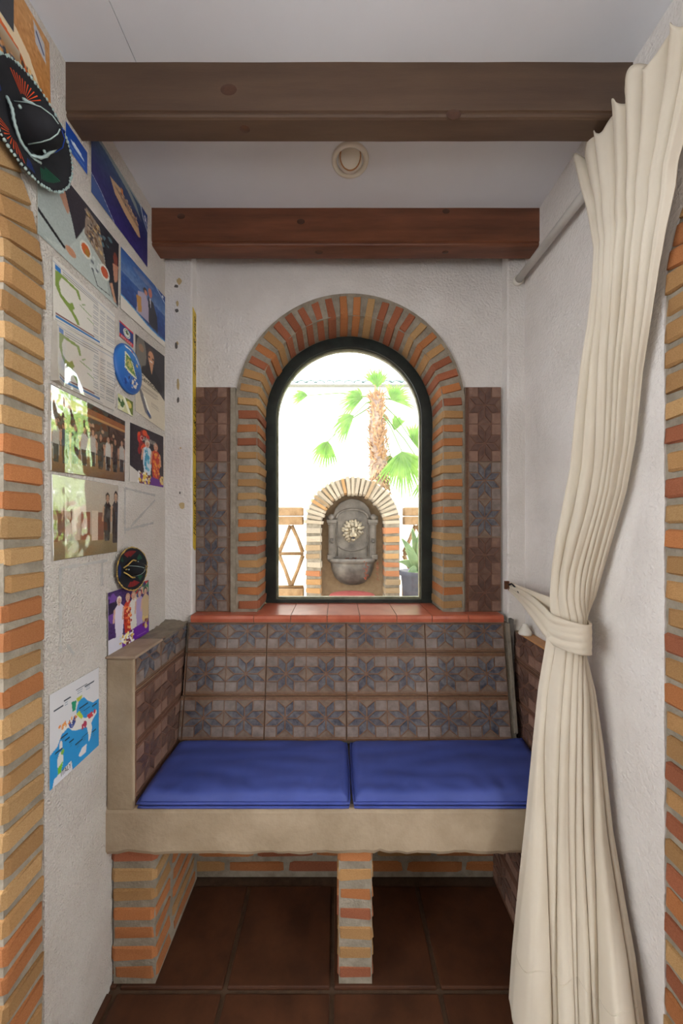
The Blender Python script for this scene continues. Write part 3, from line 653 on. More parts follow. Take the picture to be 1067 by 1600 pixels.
# 7 couple in front of the sea
c = Canvas(96, 100, (38, 74, 134)); c.grad((34, 84, 150), (96, 124, 168), 0, .38); c.grad((40, 84, 148), (30, 58, 120), .38, .8); c.noise(6, cell=4); c.ell(.45, .12, .22, .05, (150, 130, 150), .4)
c.poly([(.34, .42), (.50, .34), (.60, .50), (.60, .80), (.30, .80)], (172, 160, 178)); c.poly([(.30, .52), (.40, .48), (.42, .74), (.34, .78)], (190, 140, 70)); c.ell(.50, .30, .05, .06, (50, 34, 30)); c.ell(.51, .32, .036, .045, (200, 130, 104))
c.poly([(.56, .34), (.68, .36), (.78, .56), (.80, .84), (.58, .82)], (46, 46, 56)); c.ell(.61, .24, .045, .085, (190, 116, 96)); c.poly([(.59, .34), (.63, .34), (.62, .5)], (200, 196, 200))
c.poly([(0, .76), (.25, .80), (.55, .86), (.8, .88), (1, .86), (1, 1), (0, 1)], (216, 208, 194)); c.path([(0, .765), (.25, .80), (.55, .87), (.8, .885), (1, .865)], .012, (96, 166, 206)); c.rows(.04, .84, .4, .88, 3, (90, 90, 100)); c.poly([(.78, 0), (1, 0), (1, .12), (.9, .06)], (20, 60, 130)); c.path([(.74, 0), (.88, .07), (1, .14)], .008, (200, 214, 230)); c.ell(.93, .05, .02, .022, (220, 226, 232))
print_on_wall('photograph', 'photo', 'photo of a couple against a blue sea, by the pilaster below the far beam', [(1.006, .762), (1.264, .782), (1.264, .606), (1.006, .592)], c, lift=.002)
# 8 itinerary sheets
def sheet(gl):
    c = Canvas(120, 76, (214, 208, 196)); c.rect(.0, .06, 1, .075, (150, 160, 176)); c.rect(.03, .09, .11, .17, (40, 110, 180)); c.rows(.14, .11, .7, .15, 2, (70, 76, 90), .006); c.rect(.03, .18, .50, .185, (150, 156, 166))
    c.poly([(.03, .18), (.15, .17), (.36, .20), (.40, .34), (.37, .36), (.32, .24), (.12, .22), (.08, .34), (.11, .50), (.22, .56), (.27, .50), (.30, .58), (.27, .64), (.34, .72), (.38, .82), (.34, .84), (.26, .70), (.10, .56), (.03, .42)], (126, 148, 66))
    for p, q in (((.38, .44), (.56, .50)), ((.50, .58), (.60, .62)), ((.42, .40), (.46, .36))): c.line(p, q, .008, (120, 150, 80))
    for x0 in (.60, .72, .84, .93): c.rows(x0, .2, x0+.09, .86, 20, (90, 96, 110), .005, .6)
    c.rect(.03, .86, .62, .875, (110, 60, 60)); c.rect(.03, .90, .72, .935, (40, 110, 170)); c.rows(.03, .965, .9, .975, 1, (120, 120, 130)); c.noise(2); return c
print_on_wall('itinerary_sheet', 'paper', 'white printed sheet with a green coast map and table, under the dining photo', [(.766, .560), (.980, .560), (.977, .452), (.768, .428)], sheet(0), group=None)
print_on_wall('itinerary_sheet', 'paper', 'curled laminated map sheet reflecting the window, above the green-glinting photo', [(.768, .426), (.979, .450), (.975, .300), (.762, .298)], sheet(1), True, group=None, curl=.03, lift=.002)
# 9 flag magnet
c = Canvas(40, 44, (28, 58, 124)); c.rect(0, 0, 1, .12, (204, 46, 60)); c.rect(0, .78, 1, 1, (206, 40, 56)); c.ell(.52, .44, .24, .28, (232, 232, 226)); c.ell(.52, .44, .20, .24, (80, 130, 80)); c.ell(.52, .44, .17, .20, (226, 226, 220)); c.rect(.44, .36, .62, .5, (110, 90, 60)); c.poly([(.38, .4), (.52, .24), (.66, .4)], (60, 110, 60))
fo = print_on_wall('flag_magnet', 'magnet', 'small blue and red flag magnet lettered BELIZE', rq(.998, 1.066, .512, .555), c, lift=.001, thick=.003, group=None)
text_on(fo, 'BELIZE', .010, (XL+.0045, 1.004, .5135), (0, 1, 0), (0, 0, 1), paper_m, fit=.054, squash=.7)
# 10 portrait with parchment
c = Canvas(84, 118, (46, 44, 50)); c.ell(.18, .2, .16, .22, (116, 110, 100)); c.ell(.18, .13, .08, .05, (150, 116, 90)); c.ell(.50, .14, .13, .10, (70, 54, 50)); c.ell(.50, .17, .10, .09, (196, 140, 104)); c.poly([(.2, .36), (.44, .26), (.58, .26), (.86, .40), (.9, .52), (.15, .52)], (28, 26, 32)); c.poly([(.44, .25), (.57, .25), (.52, .38)], (194, 140, 104)); c.ell(.44, .165, .03, .012, (50, 34, 30)); c.ell(.56, .165, .03, .012, (50, 34, 30)); c.line((.46, .21), (.54, .21), .008, (230, 220, 210))
c.poly([(0, .42), (.3, .46), (.6, .50), (.85, .56), (1, .60), (1, 1), (0, 1)], (208, 196, 172)); c.rows(.18, .60, .82, .67, 6, (120, 106, 90), .003); c.poly([(.10, .66), (.16, .65), (.38, .82), (.52, .94), (.46, .97), (.30, .92), (.16, .76)], (110, 108, 110)); c.poly([(.24, .72), (.30, .73), (.46, .88), (.50, .93), (.40, .90)], (236, 230, 214)); c.poly([(.36, .86), (.5, .92), (.46, .95), (.38, .92)], (30, 70, 120)); c.rows(.5, .74, .8, .78, 3, (150, 136, 118), .004); c.noise(4)
po = print_on_wall('photograph', 'photo', 'portrait of a person in black above a cream certificate panel, right of round plate', [(1.080, .560), (1.262, .576), (1.262, .316), (1.080, .332)], c)
text_on(po, 'Certificate', .024, (XL+.0032, 1.105, .438), (0, 1, -.06), (0, 0, 1), ink_m, fit=.115, shear=.35)
# 11 small square magnet
c = Canvas(36, 34, (206, 204, 150)); c.poly([(.4, 0), (1, 0), (1, .9), (.8, .9)], (110, 124, 50)); c.ell(.72, .35, .18, .22, (214, 196, 110)); c.speckle((0, .3, .35, .9), [(60, 96, 50), (220, 220, 190)], 18, .08); c.poly([(.3, 0), (.45, 0), (.9, 1), (.7, 1)], (236, 234, 210))
print_on_wall('picture_magnet', 'magnet', 'small square yellow-green picture magnet under the round plate', rq(.990, 1.062, .310, .352), c, lift=.001, thick=.004, group=None)
# 12 group photograph, laminated
c = Canvas(130, 100, (70, 50, 40)); c.grad((40, 34, 32), (70, 46, 34), 0, .5); c.rect(0, .08, 1, .20, (150, 84, 38)); c.rect(0, .16, 1, .19, (200, 150, 90)); c.grad((150, 110, 70), (110, 74, 44), .68, 1)
rr = random.Random(4)
for i in range(46): c.ell(rr.uniform(0, 1), rr.uniform(.28, .52), .018, .026, rr.choice([(170, 120, 90), (110, 60, 44), (190, 150, 120), (50, 34, 34)]))
for i in range(9): c.person(.06+.11*i, .34+rr.uniform(-.02, .02), .52, .09, (50, 36, 32), (190, 140, 110), rr.choice([(46, 66, 84), (200, 196, 186), (30, 30, 36), (186, 180, 170)]), (30, 32, 40))
c.noise(6)
print_on_wall('photograph', 'photo', 'laminated group photo mirroring green garden, upper of the two shiny photos by the bricks', [(.757, .290), (1.027, .286), (1.025, .116), (.755, .108)], c, True, curl=.010, lift=.0015)
# 13 lower laminated photograph
c = Canvas(120, 100, (190, 176, 158)); c.grad((196, 184, 168), (176, 160, 140), 0, .72); c.grad((150, 132, 96), (120, 104, 70), .72, 1); c.rect(.0, .42, .26, .78, (110, 70, 56)); c.rect(.38, .42, .52, .78, (134, 76, 58)); c.rect(.28, .36, .37, .78, (206, 186, 164)); c.rect(.54, .40, .64, .80, (214, 196, 174)); c.rect(.64, .42, .74, .8, (120, 70, 52))
c.person(.80, .14, .68, .13, (50, 40, 36), (190, 150, 120), (34, 34, 40), (26, 26, 32)); c.person(.95, .10, .76, .13, (60, 46, 40), (190, 150, 120), (28, 28, 34), (24, 24, 30)); c.noise(4)
print_on_wall('photograph', 'photo', 'laminated photo with two people in dark clothes, lower of the two shiny photos', [(.762, .103), (.995, .102), (.990, -.078), (.764, -.080)], c, True, curl=.006, lift=.0015)
# 14 carnival
c = Canvas(90, 90, (46, 38, 46)); c.noise(4, cell=3); c.speckle((.25, .08, .5, .45), [(190, 44, 36), (216, 80, 40), (140, 30, 34)], 22, .05); c.person(.48, .2, .62, .26, (220, 210, 190), (206, 156, 130), (206, 216, 222)); c.speckle((.40, .36, .52, .75), [(60, 150, 180), (110, 180, 200)], 26, .03)
c.person(.74, .2, .68, .26, (190, 130, 100), (206, 150, 120), (190, 56, 34)); c.speckle((.65, .38, .86, .84), [(220, 120, 40), (170, 36, 30), (226, 150, 60)], 40, .025); c.poly([(0, .72), (.2, .80), (.3, .86), (.3, 1), (0, 1)], (208, 200, 190)); c.poly([(.24, .80), (1, .88), (1, 1), (.24, 1)], (96, 40, 130)); c.speckle((.24, .80, .58, .98), [(220, 180, 70), (240, 220, 140), (120, 60, 30), (230, 226, 220)], 40, .03); c.speckle((.86, .80, .98, .94), [(220, 190, 120), (150, 60, 60)], 10, .03)
co = print_on_wall('photograph', 'photo', 'photo lettered CARNIVAL with two people in bright shirts, beside the pilaster', [(1.052, .290), (1.253, .296), (1.254, .122), (1.050, .120)], c)
text_on(co, 'CARNIVAL', .02, (XL+.0030, 1.105, .252), (0, 1, 0), (0, 0, 1), paper_m, fit=.10)
# 16 purple group photo on the ledge
c = Canvas(110, 110, (66, 40, 96)); c.noise(8, cell=3); c.speckle((.55, 0, 1, .25), [(190, 44, 40), (50, 110, 80), (60, 70, 120), (210, 190, 160)], 26, .05); c.speckle((.0, .1, .2, .5), [(110, 70, 150), (40, 30, 60)], 20, .06)
for x, t_, h_ in ((.24, (214, 206, 220), (226, 216, 200)), (.44, (190, 58, 38), (196, 150, 120)), (.58, (214, 210, 200), (180, 140, 110)), (.74, (168, 150, 190), (60, 60, 80)), (.90, (196, 170, 130), (60, 50, 50))): c.person(x, .12, .68, .20, h_, (208, 166, 144), t_)
c.speckle((.36, .3, .52, .74), [(226, 110, 60), (160, 36, 30), (236, 170, 110)], 40, .02); c.poly([(0, .76), (.30, .78), (.36, .84), (.36, 1), (0, 1)], (206, 204, 214)); c.poly([(.30, .79), (1, .74), (1, 1), (.3, 1)], (104, 34, 150)); c.speckle((.26, .80, .56, .98), [(220, 180, 70), (240, 226, 150), (110, 50, 30), (236, 236, 230)], 46, .026); c.speckle((.82, .66, .96, .86), [(214, 186, 120), (120, 60, 50)], 12, .03); c.rows(.66, .9, .94, .94, 2, (190, 160, 220))
print_on_wall('photograph', 'photo', 'purple bordered group photo standing on the tiled ledge under the small sombrero', [(.946, -.182), (1.150, -.180), (1.152, -.3455), (.948, -.3445)], c, lift=.004)
# 17 Italy map
c = Canvas(110, 120, (42, 146, 206)); c.poly([(0, 0), (1, 0), (1, .40), (.86, .40), (.74, .33), (.66, .26), (.55, .26), (.50, .34), (.50, .42), (.36, .46), (.22, .50), (.14, .60), (0, .64)], (214, 212, 212))
it = [(.20, .46), (.34, .40), (.48, .38), (.54, .42), (.60, .46), (.68, .52), (.78, .53), (.94, .52), (.95, .56), (.86, .60), (.82, .64), (.84, .70), (.80, .80), (.76, .84), (.75, .74), (.72, .64), (.64, .62), (.56, .60), (.48, .58), (.40, .54), (.34, .48), (.24, .50)]
c.poly(it, (226, 222, 214)); c.ell(.20, .62, .03, .05, (222, 218, 210)); c.ell(.19, .78, .055, .10, (224, 222, 214)); c.poly([(.14, .84), (.24, .80), (.20, .92), (.15, .92)], (120, 190, 50)); c.ell(.23, .70, .03, .03, (130, 184, 70)); c.poly([(.54, .90), (.62, .84), (.72, .84), (.70, .93), (.58, .93)], (224, 218, 216)); c.poly([(.40, .22), (.50, .24), (.48, .34), (.42, .34)], (40, 150, 110)); c.poly([(.50, .22), (.62, .22), (.60, .26), (.52, .27)], (190, 190, 60)); c.poly([(.50, .40), (.56, .38), (.64, .48), (.60, .50)], (180, 200, 60))
c.speckle((.36, .42, .48, .54), [(60, 80, 150), (50, 60, 120)], 16, .018); c.speckle((.74, .51, .92, .56), [(206, 60, 70)], 14, .02); c.speckle((.62, .56, .74, .62), [(170, 50, 80)], 9, .02); c.speckle((.16, .40, .5, .46), [(220, 130, 60), (230, 160, 90)], 16, .016)
for x, y, l in ((.08, .20, .16), (.26, .16, .12), (.50, .12, .22), (.68, .14, .2), (.56, .36, .18), (.66, .42, .12), (.2, .54, .12), (.1, .66, .12), (.28, .60, .08), (.36, .66, .08), (.48, .74, .14), (.62, .72, .12), (.26, .90, .14), (.84, .44, .10), (.84, .76, .08)):
    c.line((x, y), (x+l, y), .007, (30, 44, 60)); c.rows(x+.02, y+.025, x+l*.6, y+.05, 2, (70, 100, 120), .004, .6)
c.poly([(.05, 1), (.08, .92), (.40, .88), (.42, 1)], (224, 222, 224))
mo = print_on_wall('map_print', 'map', 'blue and white map print lettered ITALY, low on the left wall', [(.758, -.358), (.914, -.362), (.914, -.557), (.758, -.557)], c, group=None)
text_on(mo, 'ITALY', .016, (XL+.0030, .788, -.548), (0, 1, .02), (0, 0, 1), ink_m, fit=.03)
# pale tape residue where prints used to hang
mb = MB()
def strip(y0, z0, y1, z1, wd=.010):
    n = 14
    for i in range(n):
        a = i/n; b = (i+1.1)/n; p = Vector((y0+(y1-y0)*a, z0+(z1-z0)*a)); q_ = Vector((y0+(y1-y0)*b, z0+(z1-z0)*b)); d = (q_-p).normalized(); nn = Vector((-d.y, d.x))*wd*.5*R.uniform(.4, 1)
        mb.add([(XL+.0006, *(p+nn)), (XL+.0006, *(q_+nn)), (XL+.0006, *(q_-nn)), (XL+.0006, *(p-nn))], [(0, 1, 2, 3)])
for s in ((1.03, .098, 1.20, .09), (1.03, .098, 1.03, -.03), (1.2, .075, 1.06, -.01), (1.19, .0, 1.03, -.02), (.79, -.098, .95, -.098), (.79, -.098, .79, -.28), (.93, -.10, .93, -.16), (.81, -.27, .83, -.30)): strip(*s)
tag(mb.build('tape_residue', flat('residue', (196, 190, 182), .9), wallL, fix=False), kind='stuff')
# chips in the pilaster paint
def chip(px, py, w_, h_, m, k):
    mb = MB(); c0 = P(px, py, YP-.0012); n = 11; pts = []
    for i in range(n):
        a = 2*math.pi*i/n; r = 1+.5*noise.noise(Vector((math.cos(a)*2, math.sin(a)*2, k*3.3))); pts.append((c0.x+w_*r*math.cos(a), c0.z+h_*r*math.sin(a)))
    mb.prism(pts, lambda a, b, d: (a, d, b), YP-.0014, YP+.002); mb.build('chipped_spot', m, trimL)
for i, (px, py, w_, h_, m) in enumerate(((280, 439, .009, .011, tan_m), (275, 447, .008, .005, grey_m), (277, 474, .004, .010, tan_m), (276, 485, .006, .006, grey_m), (275, 540, .005, .010, grey_m), (277, 536, .004, .006, tan_m), (278, 600, .004, .020, tan_m), (278, 625, .004, .010, grey_m), (282, 700, .003, .003, tan_m), (281, 770, .0025, .005, grey_m), (284, 790, .009, .012, tan_m))): chip(px, py, w_, h_, m, i)
# yellow tape with lettering, on the inner side of the left pilaster
mb = MB(); xt = -.5058; pts = [(1.275, .755), (1.305, .745), (1.304, -.085), (1.295, -.098), (1.278, -.086)]
mb.prism(pts, lambda a, b, d: (d, a, b), xt, xt+.0012); ty = tag(mb.build('yellow_tape', tape_m), 'long yellow ribbon with black script running up beside the left pilaster', 'ribbon')
for k in range(3):
    z0 = -.045+.285*k; text_on(ty, 'Home & Love', .040, (xt+.0016, 1.299, z0), (0, 0, 1), (0, -1, 0), ink_m, fit=.205, shear=.4, squash=.72)
# ------------------------------------------------------------ round plate magnet
c = Canvas(90, 90, (40, 110, 180)); c.grad((52, 128, 196), (30, 84, 160)); c.poly([(.30, .22), (.42, .26), (.56, .40), (.66, .56), (.72, .66), (.62, .66), (.40, .62), (.26, .56), (.28, .36)], (226, 224, 190)); c.poly([(.32, .26), (.42, .30), (.54, .42), (.62, .56), (.66, .62), (.40, .58), (.29, .52)], (110, 144, 66)); c.ell(.40, .44, .08, .09, (190, 170, 90)); c.speckle((.32, .3, .58, .58), [(60, 110, 50), (200, 190, 110)], 26, .022); c.ell(.72, .36, .035, .035, (226, 190, 80)); c.speckle((.3, .68, .75, .86), [(20, 40, 100), (20, 60, 130), (220, 210, 190), (60, 120, 200)], 26, .035); c.rows(.52, .26, .66, .38, 4, (20, 40, 80)); c.rows(.62, .48, .84, .62, 5, (20, 50, 100)); c.path([(.36, .09), (.52, .10), (.68, .16), (.8, .28)], .018, (226, 226, 220)); c.ell(.56, .11, .03, .03, (200, 70, 60))
def disc_print(label, cy, cz, r, cv):
    n = 44; m = 88; vs = []; cols = []; fs = []
    prof = [(k/30, .018-.010*((k/30)**4)) for k in range(31)]+[(1.03, .004), (1.0, .0006)]
    for i, (rr_, x) in enumerate(prof):
        for j in range(m):
            a = 2*math.pi*j/m; u = min(.99, .56+.5*rr_*math.cos(a)); v = .5-.5*rr_*math.sin(a)
            vs.append((XL+x, cy+r*rr_*math.cos(a), cz+r*rr_*math.sin(a))); ii = min(cv.h-1, max(0, int(v*cv.h))); jj = min(cv.w-1, max(0, int(u*cv.w)))
            cols.append(tuple(cv.a[ii, jj]) if rr_ < .96 else (46, 104, 176))
    for i in range(len(prof)-1):
        for j in range(m): fs.append((i*m+j, (i+1)*m+j, (i+1)*m+(j+1) % m, i*m+(j+1) % m))
    a = np.clip(np.array(cols), 0, 255)/255; a = np.where(a <= .04045, a/12.92, ((a+.055)/1.055)**2.4); col = np.ones((len(vs), 4)); col[:, :3] = a
    mb = MB(); mb.add(vs, fs, 0, True); o = mb.build('round_plate', [print_matt], None, fix=True, colors=col, origin=(XL, cy, cz-r)); return tag(o, label, 'plate')
disc_print('round blue souvenir plate with a green island map, mounted on the left wall', 1.040, .437, .066, c)
# ------------------------------------------------------------ sombreros
def sombrero(label, c0, r, axis, trim, fans, cords, spin=0.0, patch=True):
    t = empty('sombrero', c0, label, 'hat', 'miniature sombreros on the left wall'); ax = Vector(axis).normalized()
    up = Vector((0, 0, 1)); yy = (up-ax*up.dot(ax)).normalized(); xx = yy.cross(ax); Mx = frame(c0, xx, yy, ax) @ Matrix.Rotation(spin, 4, 'Z')
    def br(q, a=0): return r*(.10+.0*a)*0+r*(.16*(q**3)+.02*math.sin(3*a)*q)
    vs = []; fs = []; n = 64; rad = [.0, .3, .36, .45, .55, .65, .75, .85, .93, 1.0]
    def bp(q, a, h=0): return (r*q*math.cos(a), r*q*math.sin(a), br(q, a)+h)
    for q in rad:
        for j in range(n): vs.append(bp(q, 2*math.pi*j/n))
    for i in range(len(rad)-1):
        for j in range(n): fs.append((i*n+j, i*n+(j+1) % n, (i+1)*n+(j+1) % n, (i+1)*n+j))
    mb = MB(); mb.add(vs, fs, 0, True, Mx); b_ = mb.build('brim', dark_m, t, fix=False); s = b_.modifiers.new('s', 'SOLIDIFY'); s.thickness = r*.03
    mb = MB(); prof = [(r*.42, 0), (r*.40, r*.15), (r*.37, r*.40), (r*.30, r*.62), (r*.17, r*.76), (0, r*.80)]; mb.lathe(prof, 32, 0, Mx @ Matrix.Diagonal((1, .86, 1, 1))); mb.build('crown', dark_m, t)
    mb = MB(); k = 84
    for j in range(k):
        a = 2*math.pi*j/k; p = bp(1.0, a, r*.02); q_ = R.uniform(.022, .040)*r; mb.blob((p[0]+R.uniform(-.01, .01)*r, p[1]+R.uniform(-.01, .01)*r, p[2]), (q_, q_*1.2, q_), None, 0, 6)
    mb.v = [tuple(Mx @ Vector(p)) for p in mb.v]; tag(mb.build('braid_trim', trim, t), kind='stuff')
    for k2, (aa, mm) in enumerate(((D(-30), bl_m if trim is silver_m else gold_m), (D(30), bl_m if trim is silver_m else gold_m), (D(150), silver_m), (D(-95), silver_m))):
        mb = MB(); mb.tube([Mx @ Vector((r*q*math.cos(aa), r*q*math.sin(aa)*.86, r*h)) for q, h in ((.42, .12), (.385, .40), (.315, .62), (.18, .775), (.05, .81))], r*.012, 5); mb.build('crown_stitching', mm, t)
        q = Mx @ Vector((r*.405*math.cos(aa+.5), r*.35*math.sin(aa+.5), r*.30)); mb = MB(); mb.blob(q, (r*.035,)*3, None, 0, 8); mb.build('bead', silver_m, t)
    for (a0, m, spread) in fans:
        mb = MB(); 
        for i in range(11):
            a = a0+spread*(i/10-.5); d = .014
            p0 = Vector(bp(.50, a0, r*.018)); p1 = Vector(bp(.93, a, r*.022)); p2 = Vector(bp(.93, a+.030*spread, r*.022)); mb.add([Mx @ p0, Mx @ p1, Mx @ p2], [(0, 1, 2)])
        mb.build('embroidery', m, t, fix=False)
    for (pts, m) in cords:
        mb = MB(); P3 = []
        for (a, q, h) in pts: P3.append(Mx @ Vector((r*q*math.cos(a), r*q*math.sin(a), r*h)))
        sm = []
        for i in range(len(P3)-1):
            for k2 in range(5): sm.append(P3[i].lerp(P3[i+1], k2/5))
        sm.append(P3[-1]); sm = [((sm[max(0, i-1)]+sm[i]+sm[min(len(sm)-1, i+1)])/3) for i in range(len(sm))]
        mb.tube(sm, [r*.03*(1.25 if i % 2 else .9) for i in range(len(sm))], 6); mb.build('cord', m, t)
    return t
sombrero('large black sombrero with silver braid and orange threads, high over the left brick arch', (XL+.012, .688, .742), .088, (1, -.10, -.05), silver_m,
         [(D(100), red_m, .9), (D(-125), red_m, 1.0), (D(-50), green_m, .8), (D(175), bl_m, .8), (D(-88), bl_m, .25), (D(45), green_m, .3)],
         [([(D(120), .46, .12), (D(95), .40, .35), (D(60), .25, .60), (D(-20), .28, .55), (D(-60), .46, .20), (D(-85), .5, .06)], silver_m), ([(D(160), .5, .06), (D(185), .44, .16), (D(215), .44, .14), (D(250), .47, .08), (D(285), .5, .06), (D(310), .52, .05)], silver_m), ([(D(80), .30, .5), (D(20), .2, .60), (D(-10), .40, .2)], bl_m)])
sombrero('small black sombrero with gold braid and red threads, below the shiny photos', (XL+.012, 1.032, -.130), .060, (1, -.16, .05), gold_m,
         [(D(95), redt, 1.0), (D(-85), redt, 1.0), (D(180), bl_m, .8), (D(40), green_m, .4), (D(-40), green_m, .35), (D(140), green_m, .3)],
         [([(D(170), .5, .08), (D(150), .42, .22), (D(95), .42, .24), (D(50), .45, .14)], gold_m), ([(D(190), .5, .08), (D(215), .42, .22), (D(250), .43, .24), (D(290), .46, .14)], gold_m), ([(D(180), .46, .10), (D(90), .10, .58), (D(10), .3, .42)], gold_m)])
# ------------------------------------------------------------ ceiling light
t = empty('ceiling_spotlight', (.0359, 1.0234, ZC), 'round cream recessed eyeball light between the two beams', 'ceiling light')
Mx = frame((.0359, 1.0234, ZC), (1, 0, 0), (0, -1, 0), (0, 0, -1))
mb = MB(); mb.lathe([(.052, -.0005), (.0515, .004), (.048, .0065), (.042, .0068), (.0385, .004), (.0375, -.002), (.0375, -.006)], 48, 0, Mx); mb.build('trim_ring', cream_m, t)
mb = MB(); mb.blob((0, 0, 0), (.0362, .0362, .0362), None, 0, 32); rt = frame((.0359, 1.0234, ZC+.010), (1, 0, 0), (0, -1, 0), (0, 0, -1)) @ Matrix.Rotation(D(22), 4, 'X')
mb.v = [tuple(rt @ Vector(p)) for p in mb.v]; mb.build('eyeball', cream_m, t)
mb = MB(); mb.lathe([(.0290, .0225), (.0300, .0240), (.0285, .0250), (.0262, .0246), (.0255, .0190), (.0, .0240)], 32, 0, rt @ Matrix.Rotation(D(-68), 4, 'X')); mb.build('lamp_rim', wood_m, t)
# ------------------------------------------------------------ curtain rod, curtain, tie, hook
t = empty('curtain_rod', (.6255, .9, .826), 'off-white curtain rod sloping away along the right wall', 'curtain rod')
mb = MB(); mb.tube([(.6250, .2, .826), (.6256, .75, .830), (.6262, 1.262, .8405)], .0125, 16); mb.build('tube', rod_m, t)
mb = MB(); mb.lathe([(0, 0), (.0165, 0), (.018, .004), (.018, .011), (.0135, .014)], 24, 0, frame((.6262, 1.2705, .8405), (1, 0, 0), (0, 0, 1), (0, -1, 0))); mb.build('end_socket', white_m, t)
LP = [P(908, 262, .928), P(917, 300, .905), P(926, 330, .880), P(935, 392, .852), P(930, 449, .846), P(922, 511, .852), P(911, 574, .866), P(903, 640, .878), P(894, 730, .893), P(880, 790, .905), P(869, 839, .915), P(862, 890, .920), P(859, 930, .918), P(860, 962, .912), P(854, 996, .912), P(841, 1074, .905), P(832, 1161, .900), P(821, 1279, .892), P(810, 1380, .883), P(800, 1485, .874), P(795, 1560, .868)]
RP = [(.625, .58, .860), (.625, .60, .80), tuple(P(1062, 250, .664)), tuple(P(1057, 292, .667)), tuple(P(1041, 361, .6875)), tuple(P(1029, 424, .7097)), tuple(P(1019, 486, .7264)), tuple(P(1004, 580, .753)), tuple(P(993, 689, .773)), tuple(P(979, 767, .7995)), tuple(P(954, 852, .8477)), tuple(P(930, 933, .892)), tuple(P(915, 964, .922)), tuple(P(911, 1008, .921)), tuple(P(930, 1080, .894)), tuple(P(942, 1161, .872)), tuple(P(957, 1296, .8457)), tuple(P(976, 1404, .81)), tuple(P(993, 1498, .7767)), tuple(P(1006, 1596, .7556)), tuple(P(1012, 1640, .748))]
def interp(pts, z, ext=True):
    pts = [Vector(p) for p in pts]
    for a, b in zip(pts, pts[1:]):
        if a.z >= z >= b.z: return a.lerp(b, (a.z-z)/(a.z-b.z))
    return pts[0].copy() if z > pts[0].z else pts[-1].copy()
zt_l = LP[0].z; TIE = -.262
CR = ((.12, .24, .37, .50, .63, .76, .88), (.13, .26, .40, .53, .66, .78, .90), (.24, .48, .60, .68, .76, .85, .93),
      (.14, .30, .44, .56, .68, .80, .90), (.12, .30, .42, .52, .62, .78, .90), (.34, .38, .50, .53, .63, .67, .94))
def curtain_pt(u, v):
    # v: 0 top, .55 tie, 1 hem
    def zl(a, bot): return a+(TIE-a)*(v/.55) if v < .55 else TIE+(bot-TIE)*((v-.55)/.45)
    hump = .020*math.sin(u*math.pi*11)*max(0, 1-v*14)
    hem = -1.132-.012*math.sin(u*21)
    z0 = zl(zt_l, hem); z1 = zl(.872, hem)
    L = interp(LP, z0); Q = interp(RP, z1); d = Q-L; dh = Vector((d.x, d.y, 0)).normalized(); nn = Vector((dh.y, -dh.x, 0))
    tie = math.exp(-((v-.55)/(.05 if v < .55 else .17))**2); low = max(0, (v-.55)/.45); top = max(0, 1-v/.55)
    ks = (0, .12, .40, .53, .62, 1.0); k = 0
    while k < 4 and v > ks[k+1]: k += 1
    f = (v-ks[k])/(ks[k+1]-ks[k]); f = f*f*(3-2*f)
    cr = [0]+[x*(1-f)+y*f for x, y in zip(CR[k], CR[k+1])]+[1]
    j = 0
    while j < len(cr)-2 and u > cr[j+1]: j += 1
    wpan = max(1e-4, cr[j+1]-cr[j]); tt = min(1, max(0, (u-cr[j])/wpan)); span = (Q-L).length
    dep = min(.044, (.60+.1*low)*wpan*span)*(1-.45*tie)
    disp = dep*max(0, math.sin(math.pi*tt**(.85+.3*math.sin(j*2.3))))**.62+.0006*math.sin(u*40+v*9)
    disp += .004*max(0, math.sin(math.pi*tt*2+j))*min(1, wpan*6)*(low+top)
    bul = math.sin(math.pi*u)*(.012+.030*tie+.022*low)
    p = L.lerp(Q, u); p.z = z0+(z1-z0)*u+hump*1.0
    drag = .006*noise.noise(Vector((u*6, v*5, 2)))*(.3+low+top)
    p += nn*(disp*min(1, u*30)*min(1, (1-u)*25)+bul+drag*min(1, u*8))
    p.y = min(p.y, .937)
    p.x = min(p.x, .648)
    return tuple(p)
t = empty('curtain', (.58, .85, ZF+.1), 'long cream curtain gathered by a tie in front of the right wall', 'curtain')
mb = MB(); mb.grid(curtain_pt, 260, 240); cu = mb.build('cloth', cloth_m, t, fix=False); s = cu.modifiers.new('s', 'SOLIDIFY'); s.thickness = .0016; s.offset = 0
mb = MB()
def hemline(u, v):
    a = Vector(curtain_pt(u, .930)); b = Vector(curtain_pt(min(1, u+.003), .930)); d = (b-a); n_ = Vector((d.y, -d.x, 0)); n_ = n_.normalized() if n_.length > 1e-7 else Vector((-1, 0, 0))
    return n_
mb.tube([Vector(curtain_pt(i/260, .928))+Vector((-.0012, -.0012, 0)) for i in range(3, 258)], .0009, 4); mb.build('hem_stitching', cloth_m, t)
